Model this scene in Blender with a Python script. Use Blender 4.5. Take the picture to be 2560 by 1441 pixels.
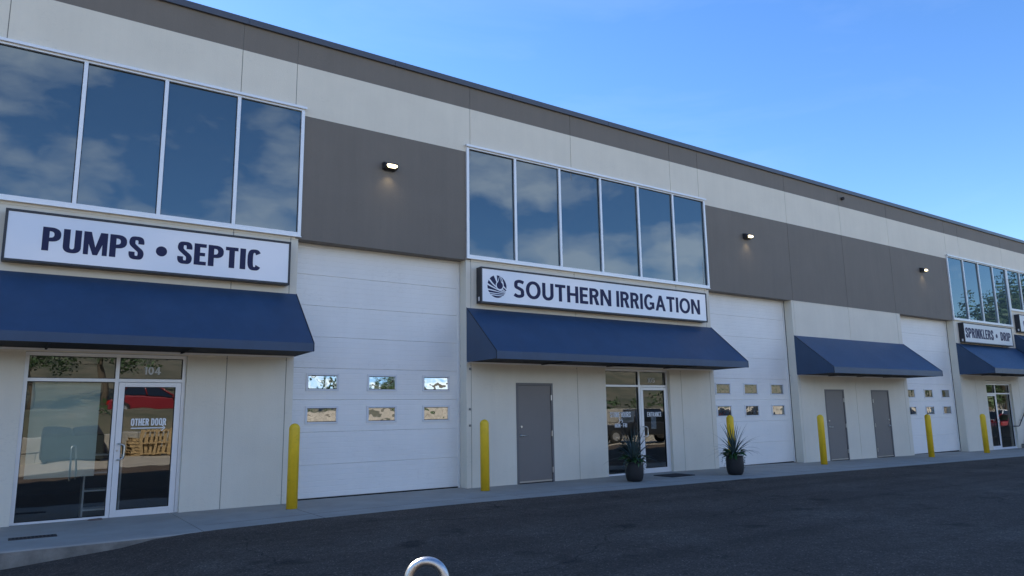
import bpy, bmesh, math, random
from mathutils import Vector, Matrix
R = math.radians
random.seed(7)
sc = bpy.context.scene
C = sc.collection
for o in list(bpy.data.objects):
    bpy.data.objects.remove(o)

# ------------------------------------------------------------------ camera
cam_d = bpy.data.cameras.new('camera')
cam = bpy.data.objects.new('camera', cam_d)
C.objects.link(cam)
sc.camera = cam
cam_d.lens = 25.5157
cam_d.sensor_width = 36.0
cam_d.sensor_fit = 'HORIZONTAL'
cam_d.clip_start = 0.05
cam_d.clip_end = 3000
right = Vector((0.8213047, -0.57029246, -0.01500331))
up = Vector((-0.08482048, -0.14807612, 0.9853319))
fwd = Vector((0.56414898, 0.80798513, 0.16998809))
M = Matrix((right, up, -fwd)).transposed().to_4x4()
M.translation = Vector((0, -13.3, 1.52418))
cam.matrix_world = M

# ------------------------------------------------------------------ sky, sun, exposure
SUN_AZ, SUN_EL = -20.0, 38.5          # azimuth from +Y towards +X, elevation
w = bpy.data.worlds.new('World')
sc.world = w
w.use_nodes = True
nt = w.node_tree
nt.nodes.clear()
N = nt.nodes.new
Lk = nt.links.new
out = N('ShaderNodeOutputWorld')
bg = N('ShaderNodeBackground')
sky = N('ShaderNodeTexSky')
sky.sky_type = 'NISHITA'
sky.sun_disc = False
sky.sun_elevation = R(SUN_EL)
sky.sun_rotation = R(SUN_AZ)
sky.altitude = 400
sky.air_density = 1.0
sky.dust_density = 0.2
sky.ozone_density = 3.0
bg.inputs[1].default_value = 0.13
# scattered fair-weather clouds, densest on the side of the sky away from the sun
tc = N('ShaderNodeTexCoord')
sep = N('ShaderNodeSeparateXYZ')
Lk(tc.outputs['Generated'], sep.inputs[0])
def math_n(op, a, b=None, clamp=False):
    n = N('ShaderNodeMath'); n.operation = op; n.use_clamp = clamp
    for i, v in enumerate((a, b)):
        if v is None: continue
        if isinstance(v, (int, float)): n.inputs[i].default_value = v
        else: Lk(v, n.inputs[i])
    return n.outputs[0]
cmb = N('ShaderNodeMapping')
cmb.inputs['Scale'].default_value = (1.0, 1.0, 2.1)
cmb.inputs['Location'].default_value = (0.3, 0.7, 0.15)
Lk(tc.outputs['Generated'], cmb.inputs[0])
noi = N('ShaderNodeTexNoise')
noi.inputs['Scale'].default_value = 6.2
noi.inputs['Detail'].default_value = 9
noi.inputs['Roughness'].default_value = 0.52
Lk(cmb.outputs[0], noi.inputs['Vector'])
away = math_n('MULTIPLY_ADD', sep.outputs[1], -0.22)      # more cloud towards -Y
away.node.inputs[2].default_value = -0.02
low = N('ShaderNodeMapRange')            # towers stack up towards the horizon
low.inputs['From Min'].default_value = 0.02; low.inputs['From Max'].default_value = 0.40
low.inputs['To Min'].default_value = 0.155; low.inputs['To Max'].default_value = 0.0
Lk(sep.outputs[2], low.inputs['Value'])
bak = N('ShaderNodeMapRange')
bak.inputs['From Min'].default_value = 0.3; bak.inputs['From Max'].default_value = -0.5
Lk(sep.outputs[1], bak.inputs['Value'])
cov = math_n('ADD', noi.outputs[0], away)
cov = math_n('ADD', cov, math_n('MULTIPLY', low.outputs[0], bak.outputs[0]))
mr = N('ShaderNodeMapRange')
mr.inputs['From Min'].default_value = 0.69
mr.inputs['From Max'].default_value = 0.86
Lk(cov, mr.inputs['Value'])
hor = N('ShaderNodeMapRange')
hor.inputs['From Min'].default_value = 0.0
hor.inputs['From Max'].default_value = 0.03
Lk(sep.outputs[2], hor.inputs['Value'])
cf = math_n('MULTIPLY', mr.outputs[0], hor.outputs[0])
cf = math_n('MULTIPLY', cf, 0.46)
# thin cirrus wisps over the whole sky
cm2 = N('ShaderNodeMapping'); cm2.inputs['Scale'].default_value = (1.6, 2.6, 8.0); cm2.inputs['Rotation'].default_value = (0.25, 0.2, 0.5)
Lk(tc.outputs['Generated'], cm2.inputs[0])
no2 = N('ShaderNodeTexNoise'); no2.inputs['Scale'].default_value = 1.5; no2.inputs['Detail'].default_value = 7; no2.inputs['Roughness'].default_value = 0.6
no2.inputs['Distortion'].default_value = 0.6
Lk(cm2.outputs[0], no2.inputs['Vector'])
mr2 = N('ShaderNodeMapRange'); mr2.inputs['From Min'].default_value = 0.52; mr2.inputs['From Max'].default_value = 0.85
mr2.inputs['To Max'].default_value = 0.02
Lk(no2.outputs[0], mr2.inputs['Value'])
cf = math_n('MAXIMUM', cf, mr2.outputs[0])
cmix = N('ShaderNodeMix'); cmix.data_type = 'RGBA'
Lk(cf, cmix.inputs[0])
hs_ = N('ShaderNodeHueSaturation')
hs_.inputs['Saturation'].default_value = 1.22
hs_.inputs['Hue'].default_value = 0.507
Lk(sky.outputs[0], hs_.inputs['Color'])
Lk(hs_.outputs[0], cmix.inputs[6])
cmix.inputs[7].default_value = (13.0, 12.4, 11.8, 1)
Lk(cmix.outputs[2], bg.inputs[0])
Lk(bg.outputs[0], out.inputs[0])

sl = bpy.data.lights.new('sun', 'SUN')
sl.energy = 5.0
sl.angle = R(0.55)
sl.color = (1.0, 0.92, 0.80)
so = bpy.data.objects.new('sun', sl)
C.objects.link(so)
sdir = Vector((math.sin(R(SUN_AZ)) * math.cos(R(SUN_EL)), math.cos(R(SUN_AZ)) * math.cos(R(SUN_EL)), math.sin(R(SUN_EL))))
so.rotation_euler = sdir.to_track_quat('Z', 'Y').to_euler()
so.location = (0, 0, 40)
sc.view_settings.view_transform = 'Standard'
sc.view_settings.look = 'None'
sc.view_settings.exposure = 1.08
sc.view_settings.gamma = 1.0
sc.view_settings.use_curve_mapping = False
sc.render.engine = 'CYCLES'

# ------------------------------------------------------------------ materials
def mat(name, col, rough=0.6, var=0.0, vscale=3.0, bump=0.0, bscale=60.0, metal=0.0, spec=0.5, streak=0.0, coat=0.0, col2=None, rvar=0.0, scuff=0.0):
    m = bpy.data.materials.new(name)
    m.use_nodes = True
    t = m.node_tree
    b = t.nodes['Principled BSDF']
    b.inputs['Base Color'].default_value = (*col, 1)
    b.inputs['Roughness'].default_value = rough
    b.inputs['Metallic'].default_value = metal
    b.inputs['Specular IOR Level'].default_value = spec
    if coat:
        b.inputs['Coat Weight'].default_value = coat
        b.inputs['Coat Roughness'].default_value = 0.04
    need = scuff or var or bump or streak or col2 or rvar
    if not need: return m
    geo = t.nodes.new('ShaderNodeNewGeometry')
    L = t.links.new
    def noise(scale, detail=5, vec=None, rough=0.6):
        n = t.nodes.new('ShaderNodeTexNoise')
        n.inputs['Scale'].default_value = scale
        n.inputs['Detail'].default_value = detail
        n.inputs['Roughness'].default_value = rough
        L(vec or geo.outputs['Position'], n.inputs['Vector'])
        return n.outputs[0]
    def mapr(v, a, b2, c, d):
        n = t.nodes.new('ShaderNodeMapRange')
        n.inputs['From Min'].default_value = a; n.inputs['From Max'].default_value = b2
        n.inputs['To Min'].default_value = c; n.inputs['To Max'].default_value = d
        L(v, n.inputs['Value']); return n.outputs[0]
    def mul(a, b2):
        n = t.nodes.new('ShaderNodeMath'); n.operation = 'MULTIPLY'
        L(a, n.inputs[0]); L(b2, n.inputs[1]); return n.outputs[0]
    cur = None
    if col2:
        mx = t.nodes.new('ShaderNodeMix'); mx.data_type = 'RGBA'
        mx.inputs[6].default_value = (*col, 1); mx.inputs[7].default_value = (*col2, 1)
        L(mapr(noise(vscale, 7), 0.38, 0.62, 0, 1), mx.inputs[0])
        cur = mx.outputs[2]
    fac = None
    if var:
        fac = mapr(noise(vscale), 0.25, 0.75, 1 - var, 1 + var)
    if streak:
        mp = t.nodes.new('ShaderNodeMapping')
        mp.inputs['Scale'].default_value = (1.0, 1.0, 0.07)
        L(geo.outputs['Position'], mp.inputs[0])
        s = mapr(noise(5.0, 6, mp.outputs[0], 0.7), 0.35, 0.75, 1 + streak * 0.4, 1 - streak)
        fac = mul(fac, s) if fac else s
    if scuff:
        mp2 = t.nodes.new('ShaderNodeMapping'); mp2.inputs['Scale'].default_value = (1.0, 1.0, 2.2); mp2.inputs['Location'].default_value = (3.1, 1.7, 0.4)
        L(geo.outputs['Position'], mp2.inputs[0])
        s2 = mul(mapr(noise(1.1, 3, mp2.outputs[0]), 0.50, 0.68, 0, 1), mapr(noise(13.0, 6, mp2.outputs[0], 0.75), 0.52, 0.66, 0, 1))
        s3 = mapr(s2, 0, 1, 1, 1 - scuff)
        fac = mul(fac, s3) if fac else s3
    if fac:
        hs = t.nodes.new('ShaderNodeHueSaturation')
        hs.inputs['Color'].default_value = (*col, 1)
        if cur: L(cur, hs.inputs['Color'])
        L(fac, hs.inputs['Value'])
        cur = hs.outputs[0]
    if cur: L(cur, b.inputs['Base Color'])
    if rvar:
        L(mapr(noise(vscale * 2.3, 6), 0.3, 0.7, max(0.02, rough - rvar), min(1, rough + rvar)), b.inputs['Roughness'])
    if bump:
        bp = t.nodes.new('ShaderNodeBump')
        bp.inputs['Strength'].default_value = bump
        bp.inputs['Distance'].default_value = 0.01
        L(noise(bscale, 4), bp.inputs['Height'])
        L(bp.outputs[0], b.inputs['Normal'])
    return m

def glass(name, dark, tint, fac, trans=None, wav=0.0, wscale=1.0, rough=0.0):
    """Reflective glazing: a mirror coat over a tinted see-through (or opaque) body."""
    m = bpy.data.materials.new(name); m.use_nodes = True
    t = m.node_tree; t.nodes.clear(); L = t.links.new
    o = t.nodes.new('ShaderNodeOutputMaterial')
    mx = t.nodes.new('ShaderNodeMixShader')
    g = t.nodes.new('ShaderNodeBsdfGlossy'); g.inputs['Roughness'].default_value = rough
    g.inputs['Color'].default_value = (*tint, 1)
    if trans:
        d = t.nodes.new('ShaderNodeBsdfTransparent'); d.inputs[0].default_value = (*trans, 1)
    else:
        d = t.nodes.new('ShaderNodeBsdfDiffuse'); d.inputs[0].default_value = (*dark, 1)
    fr = t.nodes.new('ShaderNodeFresnel'); fr.inputs[0].default_value = 1.5
    mr = t.nodes.new('ShaderNodeMapRange'); mr.inputs['From Min'].default_value = 0.0; mr.inputs['From Max'].default_value = 1.0
    mr.inputs['To Min'].default_value = fac; mr.inputs['To Max'].default_value = 1.0
    L(fr.outputs[0], mr.inputs['Value'])
    L(mr.outputs[0], mx.inputs[0]); L(d.outputs[0], mx.inputs[1]); L(g.outputs[0], mx.inputs[2])
    if wav:
        geo = t.nodes.new('ShaderNodeNewGeometry')
        n = t.nodes.new('ShaderNodeTexNoise'); n.inputs['Scale'].default_value = wscale; n.inputs['Detail'].default_value = 1.5
        L(geo.outputs['Position'], n.inputs['Vector'])
        bp = t.nodes.new('ShaderNodeBump'); bp.inputs['Strength'].default_value = 1.0; bp.inputs['Distance'].default_value = wav
        L(n.outputs[0], bp.inputs['Height']); L(bp.outputs[0], g.inputs['Normal'])
    L(mx.outputs[0], o.inputs[0])
    return m

MT = dict(
    cream=mat('cream_wall_paint', (0.78, 0.715, 0.59), 0.75, 0.05, 0.9, 0.25, 45, streak=0.03, scuff=0.12),
    grey=mat('charcoal_wall_paint', (0.192, 0.164, 0.134), 0.7, 0.07, 0.9, 0.25, 45, streak=0.06, scuff=0.12),
    seal=mat('joint_sealant', (0.27, 0.26, 0.235), 0.8),
    coping=mat('dark_coping_metal', (0.085, 0.09, 0.105), 0.38, 0.06, 1.5, metal=0.3),
    alu=mat('pale_aluminium', (0.80, 0.795, 0.79), 0.38, 0.03, 2.0, metal=0.25),
    gdoor=mat('white_door_steel', (0.87, 0.84, 0.79), 0.45, 0.04, 1.2, 0.12, 90, streak=0.02, scuff=0.10),
    gframe=mat('pale_grey_window_trim', (0.74, 0.735, 0.73), 0.5),
    rubber=mat('black_rubber', (0.012, 0.012, 0.013), 0.8),
    mdoor=mat('grey_door_paint', (0.195, 0.175, 0.160), 0.5, 0.05, 1.5, 0.1, 70),
    mframe=mat('dark_grey_frame_paint', (0.150, 0.142, 0.138), 0.5),
    steel=mat('brushed_steel', (0.60, 0.60, 0.58), 0.28, metal=1.0),
    galv=mat('galvanised_steel', (0.60, 0.60, 0.59), 0.34, 0.18, 40, 0.2, 160, metal=1.0, rvar=0.10),
    canvas=mat('navy_blue_awning_vinyl', (0.032, 0.068, 0.132), 0.42, 0.12, 1.6, 0.2, 140, spec=0.5, streak=0.08, scuff=0.18),
    soffit=mat('black_awning_lining', (0.012, 0.013, 0.016), 0.8),
    signw=mat('white_sign_acrylic', (0.80, 0.80, 0.83), 0.30, 0.02, 0.8, coat=0.9),
    signb=mat('black_sign_frame', (0.022, 0.023, 0.03), 0.4),
    navy=mat('navy_print', (0.020, 0.023, 0.075), 0.5, spec=0.25),
    white=mat('white_vinyl', (0.85, 0.86, 0.87), 0.5),
    greyvinyl=mat('grey_vinyl', (0.60, 0.61, 0.61), 0.5),
    yellow=mat('yellow_bollard_sleeve', (0.96, 0.60, 0.022), 0.5, 0.06, 4.0, 0.1, 50, streak=0.08, scuff=0.45),
    conc=mat('concrete_walk', (0.365, 0.33, 0.28), 0.85, 0.14, 1.6, 0.35, 120, streak=0.0),
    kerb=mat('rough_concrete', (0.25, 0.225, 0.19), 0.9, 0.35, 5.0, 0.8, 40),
    lampb=mat('dark_bronze_lamp_metal', (0.03, 0.03, 0.034), 0.45),
    pot=mat('black_pot_plastic', (0.012, 0.012, 0.014), 0.6, 0.1, 8),
    soil=mat('potting_soil', (0.03, 0.022, 0.015), 0.95),
    spike=mat('blue_green_spike_leaf', (0.050, 0.078, 0.072), 0.45, 0.25, 9.0),
    broad=mat('glossy_green_leaf', (0.042, 0.105, 0.036), 0.35, 0.25, 9.0),
    trail=mat('silvery_trailing_leaf', (0.10, 0.135, 0.125), 0.55, 0.2, 20.0),
    mat_=mat('charcoal_doormat', (0.014, 0.014, 0.017), 0.95, 0.2, 40),
    iron=mat('rusty_iron', (0.045, 0.035, 0.032), 0.7, 0.3, 30),
    stone=mat('brown_stone', (0.16, 0.115, 0.095), 0.85, 0.3, 20, 0.5, 30),
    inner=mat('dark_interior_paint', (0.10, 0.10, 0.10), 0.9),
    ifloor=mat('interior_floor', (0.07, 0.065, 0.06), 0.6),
    sheet=mat('pale_paper_sheet', (0.70, 0.82, 0.78), 0.9, 0.06, 3),
    paper=mat('printed_notice_paper', (0.55, 0.60, 0.66), 0.8, col2=(0.25, 0.33, 0.45), vscale=12),
    rail=mat('dark_handrail_metal', (0.03, 0.03, 0.034), 0.45),
    winglass=glass('blue_mirror_glass', (0.044, 0.070, 0.088), (0.70, 0.84, 0.90), 0.085, wav=0.0035, wscale=0.9),
    shopglass=glass('shop_glass', None, (0.95, 0.97, 0.95), 0.16, trans=(0.72, 0.76, 0.74), wav=0.003, wscale=1.1),
    gglass=glass('door_window_glass', (0.01, 0.011, 0.012), (0.98, 0.98, 0.96), 0.42, wav=0.006, wscale=3.5),
    wood=mat('pallet_wood', (0.36, 0.255, 0.13), 0.8, 0.25, 8, 0.3, 40),
    block=mat('pale_concrete_block', (0.27, 0.255, 0.225), 0.9, 0.3, 1.3, 0.6, 20),
    grass=mat('dry_grass_bank', (0.135, 0.118, 0.078), 0.95, col2=(0.066, 0.070, 0.042), vscale=0.5, bump=1.0, bscale=6),
    gravel=mat('pale_bounce_gravel', (0.40, 0.345, 0.265), 0.95, 0.22, 1.2, 0.8, 35),  # kept pale so the added strip throws warm fill at the facade
    dirt=mat('dry_ground', (0.17, 0.15, 0.115), 0.95, 0.2, 0.3, 0.4, 4),
    bark=mat('tree_bark', (0.09, 0.07, 0.05), 0.9),
    leaf=mat('tree_leaves', (0.045, 0.085, 0.028), 0.6, 0.35, 1.2),
    bin=mat('dark_bin_steel', (0.02, 0.028, 0.03), 0.5),
    tyre=mat('tyre_rubber', (0.014, 0.014, 0.014), 0.85),
    rim=mat('wheel_alloy', (0.45, 0.45, 0.46), 0.35, metal=0.8),
    cglass=mat('car_glass', (0.008, 0.01, 0.012), 0.05, spec=0.8),
    redp=mat('red_car_paint', (0.17, 0.009, 0.014), 0.3, coat=0.4),
    whitep=mat('white_car_paint', (0.70, 0.70, 0.68), 0.3, coat=0.8),
    blackp=mat('black_car_paint', (0.012, 0.013, 0.016), 0.3, coat=0.8),
    redl=mat('red_tail_lens', (0.30, 0.01, 0.01), 0.25),
    roofm=mat('roof_membrane', (0.30, 0.30, 0.29), 0.9),
)
# asphalt: dark binder with pale stone chips, worn patches
def asphalt():
    m = mat('asphalt', (0.036, 0.036, 0.040), 0.9, spec=0.15)
    t = m.node_tree; b = t.nodes['Principled BSDF']; L = t.links.new
    geo = t.nodes.new('ShaderNodeNewGeometry')
    def ns(s, d=5, r=0.6):
        n = t.nodes.new('ShaderNodeTexNoise'); n.inputs['Scale'].default_value = s; n.inputs['Detail'].default_value = d; n.inputs['Roughness'].default_value = r
        L(geo.outputs['Position'], n.inputs['Vector']); return n.outputs[0]
    def rp(v, stops):
        n = t.nodes.new('ShaderNodeValToRGB')
        e = n.color_ramp.elements
        e[0].position, e[0].color = stops[0][0], (*stops[0][1], 1)
        e[1].position, e[1].color = stops[-1][0], (*stops[-1][1], 1)
        for p, c in stops[1:-1]:
            x = e.new(p); x.color = (*c, 1)
        L(v, n.inputs[0]); return n.outputs[0]
    base = rp(ns(0.55, 6), [(0.3, (0.092, 0.068, 0.051)), (0.5, (0.106, 0.078, 0.058)), (0.72, (0.138, 0.106, 0.080))])
    vo = t.nodes.new('ShaderNodeTexVoronoi'); vo.inputs['Scale'].default_value = 70
    L(geo.outputs['Position'], vo.inputs['Vector'])
    chips = rp(vo.outputs['Color'], [(0.0, (0.45,) * 3), (0.6, (0.9,) * 3), (0.88, (1.3,) * 3), (1.0, (3.2,) * 3)])
    def times(p, q):
        n = t.nodes.new('ShaderNodeMix'); n.data_type = 'RGBA'; n.blend_type = 'MULTIPLY'; n.inputs[0].default_value = 1
        L(p, n.inputs[6]); L(q, n.inputs[7]); return n.outputs[2]
    base = times(base, rp(ns(7.0, 8, 0.75), [(0.30, (0.78,) * 3), (0.5, (1.0,) * 3), (0.72, (1.28,) * 3)]))
    # oil spots
    base = times(base, rp(ns(0.9, 3, 0.5), [(0.30, (0.55, 0.55, 0.56)), (0.37, (1.0,) * 3), (1.0, (1.0,) * 3)]))
    # tyre tracks: long faint bands along the drive
    mp = t.nodes.new('ShaderNodeMapping'); mp.inputs['Scale'].default_value = (0.05, 1.6, 1)
    mp.inputs['Rotation'].default_value = (0, 0, 0.03)
    L(geo.outputs['Position'], mp.inputs[0])
    nn = t.nodes.new('ShaderNodeTexNoise'); nn.inputs['Scale'].default_value = 1.0; nn.inputs['Detail'].default_value = 4
    L(mp.outputs[0], nn.inputs['Vector'])
    base = times(base, rp(nn.outputs[0], [(0.35, (0.84,) * 3), (0.5, (1.0,) * 3), (0.68, (1.14,) * 3)]))
    # hairline cracks
    wn = t.nodes.new('ShaderNodeTexNoise'); wn.inputs['Scale'].default_value = 1.2; wn.inputs['Detail'].default_value = 5
    L(geo.outputs['Position'], wn.inputs['Vector'])
    ad = t.nodes.new('ShaderNodeMix'); ad.data_type = 'RGBA'; ad.blend_type = 'ADD'; ad.inputs[0].default_value = 0.9
    L(geo.outputs['Position'], ad.inputs[6]); L(wn.outputs['Color'], ad.inputs[7])
    vc = t.nodes.new('ShaderNodeTexVoronoi'); vc.feature = 'DISTANCE_TO_EDGE'; vc.inputs['Scale'].default_value = 0.22
    L(ad.outputs[2], vc.inputs['Vector'])
    base = times(base, rp(vc.outputs['Distance'], [(0.0, (0.45,) * 3), (0.0022, (0.6,) * 3), (0.0035, (1.0,) * 3), (1.0, (1.0,) * 3)]))
    mx = t.nodes.new('ShaderNodeMix'); mx.data_type = 'RGBA'; mx.blend_type = 'MULTIPLY'; mx.inputs[0].default_value = 1
    L(base, mx.inputs[6]); L(chips, mx.inputs[7])
    L(mx.outputs[2], b.inputs['Base Color'])
    bp = t.nodes.new('ShaderNodeBump'); bp.inputs['Strength'].default_value = 0.6; bp.inputs['Distance'].default_value = 0.006
    L(vo.outputs['Distance'], bp.inputs['Height']); L(bp.outputs[0], b.inputs['Normal'])
    return m
MT['asphalt'] = asphalt()
def emis(name, col, s):
    m = bpy.data.materials.new(name); m.use_nodes = True
    b = m.node_tree.nodes['Principled BSDF']
    b.inputs['Base Color'].default_value = (0.8, 0.8, 0.75, 1)
    b.inputs['Emission Color'].default_value = (*col, 1); b.inputs['Emission Strength'].default_value = s
    return m
MT['led'] = emis('lit_led_lens', (1.0, 0.82, 0.48), 2.2)
MT['ledlow'] = emis('dim_lens_edge', (1.0, 0.80, 0.45), 12.0)

# ------------------------------------------------------------------ helpers
def me_obj(name, verts, faces, m, parent=None, loc=(0, 0, 0), smooth=False, mats=None, midx=None):
    me = bpy.data.meshes.new(name)
    me.from_pydata([tuple(v) for v in verts], [], faces)
    if mats:
        for x in mats: me.materials.append(MT[x])
        for p, i in zip(me.polygons, midx): p.material_index = i
    else:
        me.materials.append(MT[m] if isinstance(m, str) else m)
    if smooth:
        for p in me.polygons: p.use_smooth = True
    me.update()
    o = bpy.data.objects.new(name, me)
    C.objects.link(o)
    o.location = loc
    if parent: o.parent = parent
    return o
def fix(o):
    bm = bmesh.new(); bm.from_mesh(o.data)
    bmesh.ops.recalc_face_normals(bm, faces=bm.faces); bm.to_mesh(o.data); bm.free()
    return o
def bev(o, wd, seg=1):
    bm = bmesh.new(); bm.from_mesh(o.data)
    bmesh.ops.recalc_face_normals(bm, faces=bm.faces)
    bmesh.ops.bevel(bm, geom=list(bm.edges), offset=wd, segments=seg, affect='EDGES', profile=0.5)
    bm.to_mesh(o.data); bm.free(); return o
def empty(name, loc=(0, 0, 0), rz=0.0):
    o = bpy.data.objects.new(name, None); C.objects.link(o)
    o.location = loc; o.rotation_euler = (0, 0, rz); o.empty_display_size = 0.2
    return o
def tag(o, label=None, cat=None, group=None, kind=None):
    if label: o['label'] = label
    if cat: o['category'] = cat
    if group: o['group'] = group
    if kind: o['kind'] = kind
    return o
BF = [(0, 3, 2, 1), (4, 5, 6, 7), (0, 1, 5, 4), (1, 2, 6, 5), (2, 3, 7, 6), (3, 0, 4, 7)]
def bvf(x0, x1, y0, y1, z0, z1):
    return [(x0, y0, z0), (x1, y0, z0), (x1, y1, z0), (x0, y1, z0), (x0, y0, z1), (x1, y0, z1), (x1, y1, z1), (x0, y1, z1)], list(BF)
def box(name, x0, x1, y0, y1, z0, z1, m, parent=None, bevel=0.0):
    v, f = bvf(x0, x1, y0, y1, z0, z1)
    o = me_obj(name, v, f, m, parent)
    if bevel: bev(o, bevel)
    return o
def boxes(name, lst, m, parent=None, bevel=0.0):
    V = []; F = []
    for b in lst:
        v, f = bvf(*b); n = len(V); V += v; F += [tuple(i + n for i in q) for q in f]
    o = me_obj(name, V, F, m, parent)
    if bevel: bev(o, bevel)
    return o
def lathe(name, prof, m, parent=None, loc=(0, 0, 0), seg=24):
    V = []; F = []
    for r, z in prof:
        for k in range(seg):
            a = 2 * math.pi * k / seg; V.append((r * math.cos(a), r * math.sin(a), z))
    for i in range(len(prof) - 1):
        for k in range(seg):
            k2 = (k + 1) % seg
            F.append((i * seg + k, i * seg + k2, (i + 1) * seg + k2, (i + 1) * seg + k))
    F.append(tuple(range(seg))[::-1]); n = (len(prof) - 1) * seg; F.append(tuple(n + k for k in range(seg)))
    o = me_obj(name, V, F, m, parent, loc)
    for p in o.data.polygons: p.use_smooth = len(p.vertices) == 4
    return o
def tube(name, pts, rad, m, parent=None, seg=10, cap=True):
    pts = [Vector(p) for p in pts]; V = []; F = []
    rads = rad if isinstance(rad, (list, tuple)) else [rad] * len(pts)
    ref = Vector((0, 0, 1))
    for i, p in enumerate(pts):
        t = (pts[min(i + 1, len(pts) - 1)] - pts[max(i - 1, 0)]).normalized()
        a = t.cross(ref)
        if a.length < 0.05: a = t.cross(Vector((0, 1, 0)))
        a.normalize()
        if i and a.dot(prev) < 0: a = -a
        prev = a
        b = t.cross(a)
        for k in range(seg):
            an = 2 * math.pi * k / seg
            V.append(p + (a * math.cos(an) + b * math.sin(an)) * rads[i])
    for i in range(len(pts) - 1):
        for k in range(seg):
            k2 = (k + 1) % seg
            F.append((i * seg + k, i * seg + k2, (i + 1) * seg + k2, (i + 1) * seg + k))
    if cap:
        F.append(tuple(range(seg))); n = (len(pts) - 1) * seg; F.append(tuple(n + k for k in range(seg)))
    o = me_obj(name, V, F, m, parent); fix(o)
    for p in o.data.polygons: p.use_smooth = len(p.vertices) == 4
    return o
def copy_tree(o, parent=None):
    c = o.copy(); C.objects.link(c); c.parent = parent
    for ch in list(o.children): copy_tree(ch, c)
    return c
def zw(x): return 0.0 if x < 14 else -(x - 14) * 0.0105

# ------------------------------------------------------------------ ground
def za(x, y):
    if x < 2.6:
        d = 2.6 - x
        s = min(0.5, 0.085 * (d - 0.4) + 0.034 if d > 0.8 else 0.0531 * d * d)
        return -0.006 - s
    return zw(x) - 0.006
xs = [-80, -50, -30, -20, -12, -8] + [-5 + 0.4 * i for i in range(20)] + [3 + i for i in range(12)] + [16, 20, 25, 30, 36, 42, 50, 60, 80, 110]
ys = [-21.0, -17, -13, -10, -8, -6, -5, -4, -3, -2.75, -1.2]
V = [(x, y, za(x, y)) for y in ys for x in xs]
nx = len(xs)
F = [(j * nx + i, j * nx + i + 1, (j + 1) * nx + i + 1, (j + 1) * nx + i) for j in range(len(ys) - 1) for i in range(nx - 1)]
tag(me_obj('asphalt_driveway', V, F, 'asphalt', smooth=True), 'dark asphalt driveway running along the front of the building', 'driveway', kind='structure')
V = [(x, y, za(x, y) + 0.006) for y in (-20.95, -17, -13.6) for x in xs]  # added pale strip, out of view, bouncing warm sunlight onto the shaded facade
F = [(j * nx + i, j * nx + i + 1, (j + 1) * nx + i + 1, (j + 1) * nx + i) for j in range(2) for i in range(nx - 1)]
tag(me_obj('gravel_bounce_strip', V, F, 'gravel', smooth=True), 'pale gravel strip added across the driveway to bounce warm light onto the facade', 'bounce_strip', kind='structure')
g = me_obj('ground', [(-900, -900, -1.6), (900, -900, -1.6), (900, 900, -1.6), (-900, 900, -1.6)], [(0, 1, 2, 3)], 'dirt')
tag(g, 'dry open ground around the site', 'ground', kind='structure')
# hillside opposite the building (seen mirrored in the glass)
hx = [-120 + 12 * i for i in range(26)]
hy = [(-21.6, 0.9), (-22.6, 1.45), (-25.0, 1.9), (-33, 2.1), (-38, 3.2), (-46, 5.4), (-58, 8.6), (-72, 10.5), (-95, 12.0), (-140, 13.5), (-200, -1.7)]
V = []
for (y, z) in hy:
    for x in hx:
        k = max(0, z - 2.2) * 0.16
        V.append((x, y, z + k * (math.sin(x * 0.07 + y * 0.05) + 0.6 * math.sin(x * 0.19 + 1.3))))
nx = len(hx)
F = [(j * nx + i, j * nx + nx * 0 + i + 1, (j + 1) * nx + i + 1, (j + 1) * nx + i) for j in range(len(hy) - 1) for i in range(nx - 1)]
hs = me_obj('hillside', V, F, 'grass', smooth=True); fix(hs)
if hs.data.polygons[0].normal.z < 0: hs.data.flip_normals()
tag(hs, 'dry grassy hillside across the driveway, mirrored in the shop glass', 'hillside', kind='structure')

# concrete walk, laid in slabs
walk = empty('concrete_walkway', (0, 0, 0))
tag(walk, 'pale concrete walkway along the foot of the building', 'walkway', kind='structure')
def ye(x):
    P = [(-12, -2.42), (2, -2.42), (4.1, -2.22), (6.6, -2.12), (10, -2.3), (14.2, -2.58), (80, -2.66)]
    for (a, ya), (b, yb) in zip(P, P[1:]):
        if a <= x <= b: return ya + (yb - ya) * (x - a) / (b - a)
    return -2.5
jn = [-11, -7.2, -3.4, -0.9, 2.42, 4.2, 8.1, 12.05, 16.0, 19.82, 23.05, 26.3, 30.33, 34.0, 38, 42, 48]
for a, b in zip(jn, jn[1:]):
    x0, x1 = a + 0.006, b - 0.006
    n = 4
    V = []; F = []
    for i in range(n + 1):
        x = x0 + (x1 - x0) * i / n
        z = zw(x)
        V += [(x, 0.30, z), (x, ye(x) + 0.62, z - 0.004), (x, ye(x) + 0.60, z - 0.007), (x, ye(x) + 0.58, z - 0.004), (x, ye(x) + 0.02, z - 0.006), (x, ye(x), z - 0.024), (x, ye(x), z - 0.75), (x, 0.30, z - 0.75)]
    mi = []
    for i in range(n):
        for k in range(8):
            k2 = (k + 1) % 8
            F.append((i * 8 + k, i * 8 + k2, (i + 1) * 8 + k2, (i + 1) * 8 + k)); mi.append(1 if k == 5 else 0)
    F.append(tuple(range(8))); F.append(tuple(n * 8 + k for k in range(8))); mi += [0, 0]
    o = me_obj('slab', V, F, None, walk, mats=['conc', 'kerb'], midx=mi)
    bm = bmesh.new(); bm.from_mesh(o.data); bmesh.ops.recalc_face_normals(bm, faces=bm.faces); bm.to_mesh(o.data); bm.free()

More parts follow.
